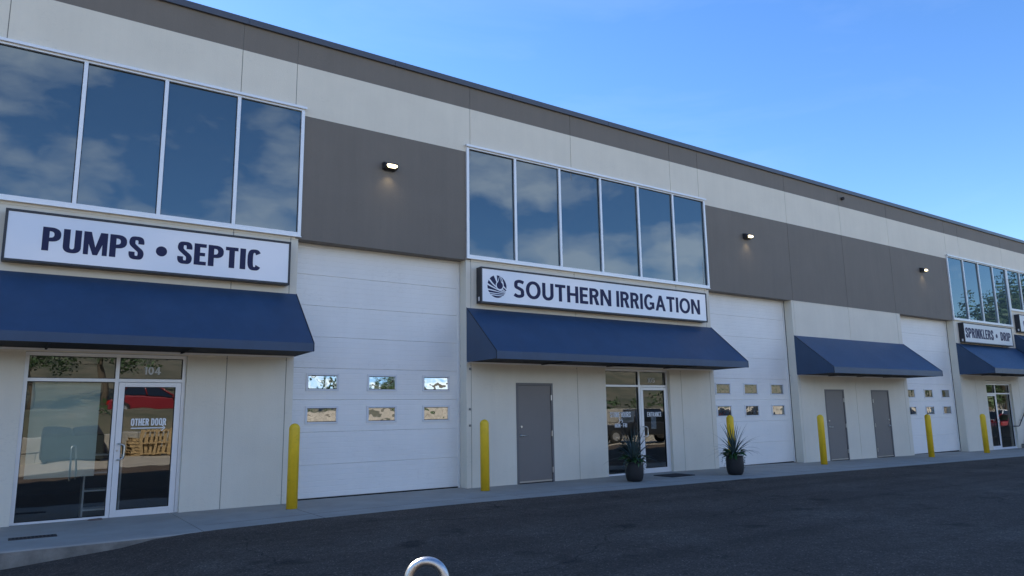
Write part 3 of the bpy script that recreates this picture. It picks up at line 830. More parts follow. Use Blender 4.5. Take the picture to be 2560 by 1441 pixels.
# ---- grey steel man doors
def man_door(S, hinge, label):
    x0, x1, z0, z1 = S
    fw = .05
    f = boxes('steel_door', [(x0 - .004, x0 + fw, -.012, .18, z0, z1 + .003), (x1 - fw, x1 + .004, -.012, .18, z0, z1 + .003), (x0 + fw + .0005, x1 - fw - .0005, -.0115, .18, z1 - fw, z1 + .003)], 'mframe'); part(f, label)
    sub = lambda o: (setattr(o, 'parent', f), o)[1]
    a, b = x0 + fw + .003, x1 - fw - .003
    sub(box('door_leaf', a, b, .006, .05, z0 + .025, z1 - fw - .004, 'mdoor', None, .002))
    sub(box('door_sweep', a + .01, b - .01, -.004, .0055, z0 + .018, z0 + .05, 'steel'))
    sub(box('threshold', x0 + fw, x1 - fw, -.03, .12, z0 - .02, z0 + .012, 'rubber'))
    hx_ = b + .006 if hinge == 'r' else a - .006
    kx = a + .075 if hinge == 'r' else b - .075
    sg = 1 if hinge == 'r' else -1
    for zc in (z0 + 1.86, z0 + 1.06, z0 + .26):
        sub(box('hinge', hx_ - .013, hx_ + .013, -.024, .004, zc - .06, zc + .06, 'steel'))
    o = lathe('deadbolt', [(.03, 0), (.03, .012), (.022, .02)], 'steel', seg=18); o.rotation_euler = (R(90), 0, 0); o.location = (kx, .006, z0 + 1.225); sub(o)
    o = lathe('rose', [(.034, 0), (.034, .012), (.018, .016), (.014, .05)], 'steel', seg=18); o.rotation_euler = (R(90), 0, 0); o.location = (kx, .006, z0 + 1.035); sub(o)
    sub(tube('lever', [(kx, -.045, z0 + 1.035), (kx + sg * .03, -.048, z0 + 1.035), (kx + sg * .12, -.046, z0 + 1.034)], [.012, .011, .009], 'steel', seg=8))
    return f
man_door(man[0], 'r', 'grey steel door left of the shop entrance')
man_door(man[1], 'r', 'grey steel door with its hinges on the right')
man_door(man[2], 'l', 'grey steel door with its hinges on the left')

# ------------------------------------------------------------------ awnings
def awning(x0, x1, zt, zf, zv, zb, yf, label):
    t = empty('awning', ((x0 + x1) / 2, 0, zb))
    tag(t, label, 'awning', 'blue awnings along the front')
    ox, oz = (x0 + x1) / 2, zb
    a, b = x0 - ox, x1 - ox
    zt, zf, zv, zb = zt - oz, zf - oz, zv - oz, 0.0
    th = .012
    n = 64; rows = 8
    nr = max(3, int((x1 - x0) / 1.6))
    V = []; F = []
    for i in range(n + 1):
        x = a + (b - a) * i / n
        for k in range(rows + 1):
            s = k / rows
            sag = -0.012 * math.sin(math.pi * s) * (0.35 + 0.65 * abs(math.sin(math.pi * nr * i / n)))
            y = -0.004 + (yf + 0.004) * s; z = zt + (zf - zt) * s + sag
            V += [(x, y, z)]
    m_ = rows + 1
    F = [(i * m_ + k, i * m_ + k + 1, (i + 1) * m_ + k + 1, (i + 1) * m_ + k) for i in range(n) for k in range(rows)]
    top = me_obj('canopy', V, F, 'canvas', t, smooth=True)
    if top.data.polygons[0].normal.z < 0: top.data.flip_normals()
    box('valance', a, b, yf - .004, yf + .008, zv, zf - .0005, 'canvas', t)
    boxes('hem', [(a, b, yf - .007, yf + .011, zv - .006, zv + .012)], 'canvas', t)
    for xe, s in ((a, 1), (b, -1)):
        P = [(xe, -.003, zt - .006), (xe, yf + .006, zf - .006), (xe, yf + .009, zv), (xe, -.003, zb)]
        Q = [(xe + s * .006, p[1], p[2]) for p in P]
        o = me_obj('end_panel', P + Q, [(0, 1, 2, 3), (7, 6, 5, 4), (0, 4, 5, 1), (1, 5, 6, 2), (2, 6, 7, 3), (3, 7, 4, 0)], 'canvas', t); fix(o)
        tube('piping', [(xe, -.006, zt + .001), (xe, yf - .004, zf + .002), (xe, yf - .004, zv)], .008, 'soffit', t, seg=6)
    o = me_obj('soffit', [(a + .01, -.004, zb + .012), (b - .01, -.004, zb + .012), (b - .01, yf + .012, zv + .012), (a + .01, yf + .012, zv + .012)], [(0, 1, 2, 3)], 'soffit', t)
    nb = max(3, int((x1 - x0) / 1.6))
    for i in range(1, nb):
        x = a + (b - a) * i / nb
        box('frame_bar', x - .015, x + .015, yf + .02, -.006, zb - .012, zb + .006, 'soffit', t)
    box('wall_bar', a, b, -.032, -.002, zb - .02, zb + .011, 'alu', t)
    return t
awning(-3.38, 4.36, 3.78, 2.77, 2.632, 2.61, -1.04, 'navy blue awning over the OTHER DOOR shopfront, nearest on the left')
awning(8.077, 15.997, 3.785, 2.768, 2.617, 2.61, -1.155, 'navy blue awning below the sign with the round leaf logo')
awning(19.82, 26.30, 3.748, 2.718, 2.55, 2.54, -1.225, 'navy blue awning over the pair of grey steel doors')
awning(30.33, 35.66, 3.963, 2.923, 2.74, 2.735, -1.24, 'navy blue awning below the SPRINKLERS DRIP sign')
awning(35.76, 43.6, 4.56, 3.53, 3.36, 3.35, -1.24, 'navy blue awning cut off at the right edge, set highest')

# ------------------------------------------------------------------ signs
def sign(x0, x1, z0, z1, label, yb=-0.012, yf=-0.195, bd=.038):
    t = empty('sign_box', ((x0 + x1) / 2, 0, z0))
    tag(t, label, 'sign', 'illuminated sign boxes')
    t_off = Vector(t.location)
    lst = [box('cabinet', x0 + .004, x1 - .004, yf + .02, yb, z0 + .004, z1 - .004, 'signb', None),
           boxes('frame', [(x0, x1, yf - .012, yf + .03, z0, z0 + bd), (x0, x1, yf - .012, yf + .03, z1 - bd, z1), (x0, x0 + bd, yf - .0115, yf + .03, z0 + bd + .0005, z1 - bd - .0005), (x1 - bd, x1, yf - .0115, yf + .03, z0 + bd + .0005, z1 - bd - .0005)], 'signb', None, .004),
           box('face', x0 + bd - .006, x1 - bd + .006, yf, yf + .012, z0 + bd - .006, z1 - bd + .006, 'signw', None),
           box('drain_clip', x0 - .006, x0 + .004, yf + .05, yf + .10, z0 + .05, z0 + .14, 'alu', None)]
    for o in lst:
        o.parent = t; o.location = Vector(o.location) - t_off
    holder = lst[2]
    return holder
YS = -0.1952
h1 = sign(-0.195, 4.165, 3.905, 4.715, 'long white sign reading PUMPS SEPTIC above the left awning')
text('PUMPS', 'cond', 0.30, 1.722, 4.115, 4.487, YS, 'navy', h1)
quads_mesh('bullet', disc(1.988, 4.288, 0.086), 'navy', h1, YS)
text('SEPTIC', 'cond', 2.235, 3.632, 4.120, 4.492, YS, 'navy', h1)
h2 = sign(8.325, 15.65, 3.887, 4.690, 'long white sign reading SOUTHERN IRRIGATION with a round logo')
text('SOUTHERN', 'wide', 9.205, 12.125, 4.078, 4.478, YS, 'navy', h2)
text('IRRIGATION', 'wide', 12.30, 15.365, 4.082, 4.482, YS, 'navy', h2)
# round logo: field rows, leaf and a water drop inside a disc
LC, LR = (8.748, 4.279), 0.252
def lp(x, y): return (LC[0] + x * LR, LC[1] + y * LR)
quads_mesh('logo_disc', disc(*LC, LR, 48), 'navy', h2, YS, .002)
def wstrip(P, nm='logo_line', m='signw', t=.0028):
    """tapering band through (x, y, width) points"""
    Q = []
    L_ = []
    for i, (x, y, wd) in enumerate(P):
        a = P[max(0, i - 1)]; b = P[min(len(P) - 1, i + 1)]
        tx, ty = b[0] - a[0], b[1] - a[1]; l = math.hypot(tx, ty)
        L_.append(((x - ty / l * wd / 2, y + tx / l * wd / 2), (x + ty / l * wd / 2, y - tx / l * wd / 2)))
    for (a0, a1), (b0, b1) in zip(L_, L_[1:]): Q.append((lp(*a0), lp(*b0), lp(*b1), lp(*a1)))
    quads_mesh(nm, Q, m, h2, YS, t, .0)
wstrip([(-.86, .62, .17), (-.45, .22, .13), (-.1, -.04, .09), (.35, -.27, .06), (.97, -.47, .03)])
wstrip([(-1.04, .17, .15), (-.6, -.02, .12), (-.1, -.20, .09), (.4, -.37, .06), (.96, -.52, .03)])
wstrip([(-1.0, -.30, .11), (-.4, -.37, .09), (.3, -.48, .06), (.94, -.57, .03)])
wstrip([(-.85, -.60, .08), (-.3, -.62, .07), (.4, -.64, .05), (.9, -.64, .03)])
wstrip([(-.66, -.75, .08), (0, -.79, .07), (.72, -.80, .06)], )
wstrip([(-.20, 1.05, .34), (-.10, .72, .22), (-.02, .42, .10)])
wstrip([(.62, .10, .10), (1.04, -.24, .10)])
wstrip([(.45, -.14, .10), (.98, -.42, .06)])
def drop(s, m, t):
    P = [lp(.28, .92 + (s - 1) * .22)]
    for i in range(21):
        a = R(150 - 300 * i / 20 - 0)
        P.append(lp(.28 + .33 * s * math.sin(R(-150 + 300 * i / 20)) * -1, .12 - .33 * s * math.cos(R(-150 + 300 * i / 20))))
    quads_mesh('logo_drop', [tuple(P)], m, h2, YS, t)
drop(1.28, 'signw', .0034)
wstrip([(.30, 1.02, .05), (.55, .66, .07), (.68, .22, .07)], t=.0030)
drop(1.0, 'navy', .0042)
h3 = sign(30.66, 35.05, 3.985, 4.775, 'far white sign reading SPRINKLERS DRIP')
text('SPRINKLERS', 'cond', 30.80, 33.24, 4.185, 4.575, YS, 'navy', h3)
quads_mesh('bullet', disc(33.53, 4.36, 0.085), 'navy', h3, YS)
text('DRIP', 'cond', 33.90, 34.86, 4.192, 4.552, YS, 'navy', h3)
h4 = sign(35.98, 43.0, 4.66, 5.44, 'white sign cut off at the right edge, set above its neighbours')
text('CAUT', 'thin', 36.35, 37.35, 4.92, 5.16, YS, 'navy', h4)

# ------------------------------------------------------------------ wall lamps
def wall_lamp(x, z, label):
    t = empty('wall_lamp', (x, 0, z))
    tag(t, label, 'lamp', 'lit lamps on the charcoal wall')
    # tapering housing, deeper at the bottom
    V = []
    for (y, za_, zb_, hw) in ((-.002, -.080, .078, .145), (-.11, -.070, .062, .150), (-.175, -.045, .020, .140)):
        V += [(-hw, y, za_), (hw, y, za_), (hw, y, zb_), (-hw, y, zb_)]
    F = [(0, 1, 2, 3), (8, 11, 10, 9)]
    for s in range(2):
        for k in range(4):
            k2 = (k + 1) % 4
            F.append((s * 4 + k, s * 4 + 4 + k, s * 4 + 4 + k2, s * 4 + k2))
    o = me_obj('housing', V, F, 'lampb', t); fix(o); bev(o, .008, 2)
    # sloping lens across the lower front
    P = []
    n = 20
    for i in range(n):
        a = 2 * math.pi * i / n
        px_ = .118 * sgnpow(math.cos(a), .6); pz = .034 * sgnpow(math.sin(a), .7)
        P.append((px_, pz))
    Vv = [(p[0], -.150 - (p[1] + .04) * .15 - .028, p[1] * .9 - .022) for p in P] + [(p[0] * .96, -.145, p[1] * .9 - .030) for p in P]
    Fc = [tuple(range(n))] + [(i, (i + 1) % n, n + (i + 1) % n, n + i) for i in range(n)] + [tuple(n + i for i in range(n))[::-1]]
    o = me_obj('lens', Vv, Fc, 'led', t); fix(o)
    box('back_plate', -.10, .10, -.012, -.001, -.10, -.086, 'lampb', t)
    # the light it throws down the wall
    ld = bpy.data.lights.new('lamp_light', 'SPOT'); ld.energy = 2.6; ld.color = (1.0, 0.82, 0.50)
    ld.spot_size = R(125); ld.spot_blend = 1.0; ld.shadow_soft_size = 0.03
    lo = bpy.data.objects.new('lamp_light', ld); C.objects.link(lo); lo.parent = t
    lo.location = (0, -.11, -.115); lo.rotation_euler = (R(-12), 0, 0)
wall_lamp(6.20, 6.61, 'lit lamp on the charcoal wall above the nearest white garage door')
wall_lamp(17.82, 6.61, 'lit lamp on the charcoal wall right of the six-pane window')
wall_lamp(28.25, 6.64, 'lit lamp on the charcoal wall nearest the far right windows')

# ------------------------------------------------------------------ bollards
def bollard():
    t = empty('bollard')
    r = .092
    prof = [(r, 0), (r, 1.32)] + [(r * math.cos(R(a)), 1.32 + r * 1.0 * math.sin(R(a))) for a in (12, 24, 36, 48, 60, 72, 82)] + [(.004, 1.32 + r)]
    lathe('sleeve', [(r, 0.004)] + prof[1:], 'yellow', t, seg=32)
    lathe('base_ring', [(r + .012, -.02), (r + .012, .003), (r - .01, .004)], 'kerb', t, seg=32)
    return t
B0 = bollard()
bl = [(4.155, -.782, 'yellow bollard left of the nearest garage door'), (8.129, -.61, 'yellow bollard between the nearest garage door and a grey steel door'),
      (15.36, -.97, 'yellow bollard half hidden behind the potted plant'), (19.56, -.82, 'yellow bollard left of the pair of grey steel doors'),
      (25.58, -.917, 'yellow bollard in front of the farthest garage door'), (29.74, -.877, 'yellow bollard beside the far glazed shopfront')]
for i, (x, y, lb) in enumerate(bl):
    o = B0 if i == 0 else copy_tree(B0)
    o.location = (x, y, zw(x) - .004); o.rotation_euler = (R(random.uniform(-.3, .3)), R(random.uniform(-.3, .3)), i * 1.1)
    tag(o, lb, 'bollard', 'yellow bollards along the front')

# ------------------------------------------------------------------ potted plants
def leaf_mesh(name, L_, wd, bend, seg=8, fold=.25, m='spike'):
    V = []; F = []
    for i in range(seg + 1):
        s = i / seg
        a = bend * s
        x = L_ * (math.sin(a) / bend if abs(bend) > 1e-3 else s); z = L_ * ((1 - math.cos(a)) / bend if abs(bend) > 1e-3 else 0)
        ww = wd * (math.sin(math.pi * (0.12 + .88 * s) ** .75) if m != 'spike' else (.75 + .5 * s * (1 - s) * 2) * (1 - s ** 2.2)) + .0008
        nx_, nz_ = -math.sin(a), math.cos(a)
        V += [(x + nx_ * ww * fold, -ww / 2, -z + nz_ * ww * fold), (x, 0, -z), (x + nx_ * ww * fold, ww / 2, -z + nz_ * ww * fold)]
    for i in range(seg):
        F += [(3 * i, 3 * i + 1, 3 * i + 4, 3 * i + 3), (3 * i + 1, 3 * i + 2, 3 * i + 5, 3 * i + 4)]
    o = me_obj(name, V, F, m, smooth=True)
    return o
def plant(loc, rz, label, seed, sc_=1.0):
    rnd = random.Random(seed)
    t = empty('potted_plant', loc, rz); t.scale = (sc_,) * 3
    tag(t, label, 'plant', 'black pots with spiky plants by the entrance')
    lathe('pot', [(.128, .0), (.160, .015), (.186, .07), (.201, .16), (.204, .27), (.199, .36), (.193, .415), (.198, .43), (.192, .436), (.181, .43), (.179, .38)], 'pot', t, seg=32)
    lathe('soil', [(.177, .36), (.178, .385), (.05, .40)], 'soil', t, seg=20)
    meshes = [leaf_mesh('spiky_leaf', .86, .042, b, m='spike') for b in (.4, .85, 1.35)] 
    used = set()
    def put(src, x, y, z, yaw, pit, roll, s, key):
        o = src if key not in used else src.copy()
        if key in used: C.objects.link(o)
        used.add(key)
        o.parent = t; o.location = (x, y, z)
        o.rotation_euler = (roll, -pit, yaw); o.rotation_mode = 'XYZ'; o.scale = (s,) * 3
    for i in range(40):
        yaw = i * 2.399 + rnd.uniform(-.2, .2)
        u = i / 40
        pit = R(88 - 56 * u + rnd.uniform(-6, 6))
        k = 0 if u < .35 else (1 if u < .7 else 2)
        put(meshes[k], .02 * math.cos(yaw), .02 * math.sin(yaw), .42 + .03 * (1 - u), yaw, pit, rnd.uniform(-.3, .3), rnd.uniform(.72, 1.0), k)
    br = leaf_mesh('broad_leaf', .23, .095, .7, 6, .18, 'broad')
    for i in range(26):
        side = rnd.choice([math.pi + .3, 0.2, 1.2, 2.4, -.8, -1.8, math.pi])
        yaw = side + rnd.uniform(-.5, .5); rr = rnd.uniform(.09, .26)
        put(br, rr * math.cos(yaw), rr * math.sin(yaw), .40 + rnd.uniform(0, .17), yaw + rnd.uniform(-.4, .4), R(rnd.uniform(-5, 40)), rnd.uniform(-.5, .5), rnd.uniform(.7, 1.25), 'b')
    gr_ = leaf_mesh('ruffled_leaf', .13, .05, 1.2, 5, .3, 'broad')
    for i in range(34):
        yaw = rnd.uniform(0, 6.28); rr = rnd.uniform(.06, .19)
        put(gr_, rr * math.cos(yaw), rr * math.sin(yaw), .41 + rnd.uniform(0, .07), yaw, R(rnd.uniform(-30, 50)), rnd.uniform(-.8, .8), rnd.uniform(.7, 1.2), 'g')
    # trailing stems on the right-hand side, each stem carrying small leaves
    for j in range(9):
        yaw = rnd.uniform(-.9, .7) if j < 7 else rnd.uniform(2.4, 3.4)
        L_ = rnd.uniform(.18, .38); pts = []
        for i in range(8):
            s = i / 7
            rr = .17 + .10 * math.sin(min(1, s * 1.6) * 1.57) * rnd.uniform(.9, 1.1) + (.03 * j / 9)
            pts.append(Vector((rr * math.cos(yaw + .15 * math.sin(3 * s + j)), rr * math.sin(yaw + .15 * math.sin(3 * s + j)), .43 + .05 * math.sin(s * 2.2) - L_ * s ** 1.5)))
        V = []; F = []
        for i in range(len(pts) - 1):
            for q in range(3):
                p = pts[i].lerp(pts[i + 1], q / 3)
                d = Vector((rnd.uniform(-1, 1), rnd.uniform(-1, 1), rnd.uniform(-.9, .4))).normalized() * rnd.uniform(.022, .038)
                sd = d.cross(Vector((rnd.uniform(-1, 1), rnd.uniform(-1, 1), rnd.uniform(-1, 1)))).normalized() * .009
                n = len(V)
                V += [p, p + d * .5 + sd, p + d, p + d * .5 - sd]; F.append((n, n + 1, n + 2, n + 3))
        for i in range(len(pts) - 1):
            a, b = pts[i], pts[i + 1]; n = len(V); e = Vector((.003, .003, 0))
            V += [a - e, a + e, b + e, b - e]; F.append((n, n + 1, n + 2, n + 3))
        o = me_obj('trailing_stem', V, F, 'trail', t)
    return t
plant((11.66, -1.235, -.006), 0.35, 'black pot with a spiky plant in front of the entrance glass', 3)
plant((14.60, -1.635, -.010), 0.1, 'black pot with a spiky plant in front of a yellow bollard', 8, 1.02)

# ------------------------------------------------------------------ small things on the walk
mt = box('doormat', 12.96, 13.74, -1.14, -.53, .0005, .014, 'mat_', None, .004)
tag(mt, 'thin charcoal doormat outside the entrance door', 'doormat')
dg = empty('drain_grate', (.49, -1.43, 0)); tag(dg, 'narrow rusty iron drain grate set in the walkway at far left', 'grate')
boxes('grate_frame', [(-.27, .27, -.095, -.08, -.02, .006), (-.27, .27, .08, .095, -.02, .006), (-.27, -.255, -.08, .08, -.02, .006), (.255, .27, -.08, .08, -.02, .006)], 'iron', dg)
box('sump', -.255, .255, -.08, .08, -.0035, .0005, 'rubber', dg)
for i in range(12):
    x = -.24 + .0436 * i
    box('slat', x - .008, x + .008, -.08, .08, .0008, .005, 'iron', dg)
st = me_obj('flat_stone', *(lambda n=14: ([(.105 * math.cos(2 * math.pi * i / n) * (1 + .15 * math.sin(i * 2.3)), .055 * math.sin(2 * math.pi * i / n) * (1 + .12 * math.sin(i * 3.1)), 0) for i in range(n)] + [(.085 * math.cos(2 * math.pi * i / n) * (1 + .15 * math.sin(i * 2.3)), .04 * math.sin(2 * math.pi * i / n), .022 + .004 * math.sin(i)) for i in range(n)], [tuple(n + i for i in range(n))] + [(i, (i + 1) % n, n + (i + 1) % n, n + i) for i in range(n)]))(), 'stone', None, (1.335, -.10, .0))
tag(st, 'flat brown stone on the walkway at the shopfront sill', 'stone')
# bicycle rack hoop in the foreground
rk = empty('bike_rack', (1.745, -10.05, za(1.745, -10)), R(-3))
tag(rk, 'galvanised steel bike rack hoop peeking in at the bottom edge', 'bike rack')
zt = .828 - za(1.745, -10) ; rr = .087
P = [(-rr, 0, 0), (-rr, 0, .3), (-rr, 0, zt - rr)] + [(-rr * math.cos(R(a)), 0, zt - rr + rr * math.sin(R(a))) for a in range(8, 173, 8)] + [(rr, 0, zt - rr), (rr, 0, .3), (rr, 0, 0)]
P = [(p[0] * .84, p[0] * -.55, p[2]) for p in P]
tube('hoop', P, .0225, 'galv', rk, seg=20, cap=False)
for s in (-1, 1):
    lathe('flange', [(.07, 0), (.07, .008), (.03, .012)], 'galv', rk, (s * rr * .84, -s * rr * .55, 0), 20)
# steps and wall handrail at the far right
st = empty('concrete_steps', (36, 0, -.22)); tag(st, 'concrete steps rising along the wall at the right edge', 'steps')
for i in range(5):
    x = 35.05 + .30 * i
    box('step', x - 36, (x + .30 if i < 4 else 43) - 36, -1.3, -.003, -.05, .22 - .0 + .0 + .0 + (-.22 + .0) + .17 * (i + 1) + .0, 'kerb', st, .006)
hr = empty('handrail', (34.7, 0, .6)); tag(hr, 'dark metal handrail climbing the wall above the steps', 'handrail')
tube('rail', [(-.18, -.004, .085), (-.17, -.07, .085), (.12, -.085, .08), (.22, -.085, .11), (.34, -.085, .22), (2.0, -.085, 1.5)], .021, 'rail', hr, seg=10)
for x in (.5, 1.6):
    tube('bracket', [(x, -.003, .26 + (x - .34) * .77 - .06), (x, -.05, .26 + (x - .34) * .77 - .06), (x, -.085, .22 + (x - .34) * .77 - .02)], .009, 'rail', hr, seg=8)

# ------------------------------------------------------------------ across the driveway (mirrored in the glass)
rw = empty('retaining_wall', (20, -21.2, -.5)); tag(rw, 'retaining wall of big pale concrete blocks, mirrored in the entrance glass', 'retaining wall')
v, f = bvf(-.745, .745, -.38, .38, 0, .735)
b0 = None
for r_ in range(3):
    for i in range(-38, 62):
        x = i * 1.5 + (.75 if r_ % 2 else 0)
        if abs(x - 0) > 75 or (r_ == 2 and x + 20 < 11): continue
        if b0 is None:
            b0 = me_obj('block', v, f, 'block', rw); bev(b0, .03); o = b0
        else:
            o = b0.copy(); C.objects.link(o); o.parent = rw
        o.location = (x, random.uniform(-.02, .02), r_ * .75)
def pallet_mesh():
    t = empty('pallet')
    for y in (-.45, 0, .45): box('stringer', -.5, .5, y - .02, y + .02, .018, .105, 'wood', t)
    for i in range(7): box('deck_board', -.5 + i * .152, -.5 + i * .152 + .095, -.5, .5, .1055, .124, 'wood', t)
    for i in range(3): box('bottom_board', -.5 + i * .452, -.5 + i * .452 + .095, -.5, .5, 0, .0175, 'wood', t)
    return t
p0 = pallet_mesh()
names = ['wooden pallet at the bottom of the mirrored pile', 'second wooden pallet from the bottom of the mirrored pile', 'third wooden pallet from the bottom of the mirrored pile', 'fourth wooden pallet from the bottom of the mirrored pile', 'fifth wooden pallet from the bottom of the mirrored pile', 'wooden pallet on top of the mirrored pile', 'wooden pallet leaning on the right end of the mirrored pile', 'wooden pallet leaning on the left end of the mirrored pile', 'wooden pallet leaning flat against the front of the mirrored pile']
for i, nme in enumerate(names):
    o = p0 if i == 0 else copy_tree(p0)
    o.scale = (1.2, 1, 1)
    if i < 6: o.location = (5.1 + random.uniform(-.06, .06), -19.9 + random.uniform(-.05, .05), za(5, -20) + .128 * i); o.rotation_euler = (0, 0, random.uniform(-.08, .08))
    elif i == 6: o.location = (6.2, -19.9, .62); o.rotation_euler = (0, R(-80), 0)
    elif i == 7: o.location = (4.05, -19.9, .62); o.rotation_euler = (0, R(78), 0)
    else: o.location = (5.4, -19.15, .55); o.rotation_euler = (R(80), 0, 0)
    tag(o, nme, 'pallet', 'pallets piled across the driveway')
dm = empty('waste_bin', (2.3, -19.4, -.05)); tag(dm, 'dark steel waste bin mirrored in the left shop window', 'bin')
bev(me_obj('bin_body', [(-.95, -.6, .12), (.95, -.6, .12), (.95, .5, .12), (-.95, .5, .12), (-1.0, -.75, 1.25), (1.0, -.75, 1.25), (1.0, .65, 1.05), (-1.0, .65, 1.05)], BF, 'bin', dm), .02)
for s in (-1, 1): bev(me_obj('lid', [(s * .5 - .48, -.78, 1.27), (s * .5 + .48, -.78, 1.27), (s * .5 + .48, .68, 1.07), (s * .5 - .48, .68, 1.07), (s * .5 - .44, -.7, 1.35), (s * .5 + .44, -.7, 1.35), (s * .5 + .44, .6, 1.15), (s * .5 - .44, .6, 1.15)], BF, 'rubber', dm), .015)
for sx in (-.8, .8):
    for sy in (-.5, .4): lathe('caster', [(.06, 0), (.06, .12)], 'rubber', dm, (sx, sy, 0), 10)

def vehicle(kind, paint, loc, rz, label):
    t = empty({'car': 'parked_car', 'suv': 'parked_suv', 'pickup': 'parked_pickup'}[kind], loc, rz)
    tag(t, label, {'car': 'car', 'suv': 'car', 'pickup': 'pickup'}[kind])
    W_ = .90 if kind == 'car' else .98
    L_ = 2.25 if kind == 'car' else (2.45 if kind == 'suv' else 2.85)
    if kind == 'car':
        low = [(-L_, .30), (-L_, .62), (-L_ + .08, .86), (-L_ + .8, .95), (.95, .88), (L_ - .15, .68), (L_, .55), (L_ - .02, .28)]
        cab = [(-1.75, .94), (-1.05, 1.36), (.1, 1.40), (1.15, .88)]
    elif kind == 'suv':
        low = [(-L_, .38), (-L_, .75), (-L_ + .04, 1.05), (.95, 1.08), (L_ - .25, .98), (L_, .75), (L_ - .02, .36)]
        cab = [(-2.35, 1.05), (-2.15, 1.72), (.35, 1.74), (1.2, 1.06)]
    else:
        low = [(-L_, .45), (-L_, 1.10), (-.55, 1.12), (1.2, 1.12), (L_ - .2, 1.05), (L_, .80), (L_ - .02, .42)]
        cab = [(-.62, 1.10), (-.45, 1.80), (1.05, 1.82), (1.75, 1.10)]
    def shell(nm, prof, wb, wt, m, parent, bv):
        zs_ = [p[1] for p in prof]; z0, z1 = min(zs_), max(zs_)
        n = len(prof); V = []
        for s in (-1, 1):
            for x, z in prof:
                u = (z - z0) / (z1 - z0); V.append((x, s * (wb + (wt - wb) * u), z))
        F = [tuple(range(n)), tuple(range(2 * n - 1, n - 1, -1))] + [(i, n + i, n + (i + 1) % n, (i + 1) % n) for i in range(n)]
        o = me_obj(nm, V, F, m, parent); fix(o)
        if bv: bev(o, bv, 2)
        return o
    shell('body', low, W_, W_ * .96, paint, t, .05)
    shell('cabin', cab, W_ * .95, W_ * .74, 'cglass', t, .03)
    rf = [(x, z) for x, z in cab[1:3]]
    box('roof', rf[0][0] - .03, rf[1][0] + .03, -W_ * .76, W_ * .76, rf[0][1] - .05, rf[0][1] + .025, paint, t, .02)
    for s in (-1, 1):
        tube('pillar', [(cab[3][0], s * W_ * .95, cab[3][1]), (cab[2][0], s * W_ * .755, cab[2][1])], .045, paint, t, 6)
        tube('pillar', [((cab[0][0] + cab[3][0]) / 2, s * W_ * .955, cab[0][1]), ((cab[1][0] + cab[2][0]) / 2, s * W_ * .755, cab[1][1])], .05, paint, t, 6)
        tube('pillar', [(cab[0][0], s * W_ * .95, cab[0][1]), (cab[1][0], s * W_ * .755, cab[1][1])], .06, paint, t, 6)
        box('mirror', cab[3][0] - .35, cab[3][0] - .15, s * W_ + (0 if s > 0 else -.16), s * W_ + (.16 if s > 0 else 0), cab[3][1] + .02, cab[3][1] + .16, paint, t, .02)
        box('tail_light', -L_ - .012, -L_ + .10, s * W_ * .8 - .12, s * W_ * .8 + .12, low[1][1] - .02, low[2][1] - .04 if kind != 'pickup' else 1.0, 'redl', t)
        box('headlight', L_ - .16, L_ - .03, s * W_ * .72 - .17, s * W_ * .72 + .17, low[-2][1] + .02, low[-2][1] + .15, 'rim', t)
    wr = .32 if kind == 'car' else .39
    for sx in (-L_ * .6, L_ * .62):
        for s in (-1, 1):
            o = lathe('wheel', [(wr * .62, -.11), (wr, -.10), (wr, .10), (wr * .62, .11)], 'tyre', t, (sx, s * (W_ - .08), wr), 20); o.rotation_euler = (R(90), 0, 0)
            q = lathe('rim', [(wr * .6, -.115), (wr * .55, -.09), (.05, -.12), (.05, .12), (wr * .55, .09), (wr * .6, .115)], 'rim', o, (0, 0, 0), 14)
    return t
vehicle('car', 'redp', (6.4, -27.0, 1.62), R(4), 'red car on the bank across the driveway, mirrored in the left shop door')
vehicle('pickup', 'blackp', (28.5, -15.5, zw(28) - .006), R(20), 'black pickup mirrored in the entrance shopfront')
vehicle('suv', 'blackp', (34.3, -12.4, zw(34) - .006), R(4), 'black car mirrored in the lower panes of the middle garage door')
vehicle('suv', 'blackp', (54.0, -12.6, zw(54) - .006), R(-6), 'black car mirrored in the lower panes of the farthest garage door')
vehicle('suv', 'whitep', (67, -13.2, zw(67) - .006), R(185), 'white car mirrored in the far glazed shopfront')
vehicle('car', 'redp', (63.5, -10.2, zw(63) - .006), R(30), 'small red car in front of the white one, mirrored in the far shopfront')

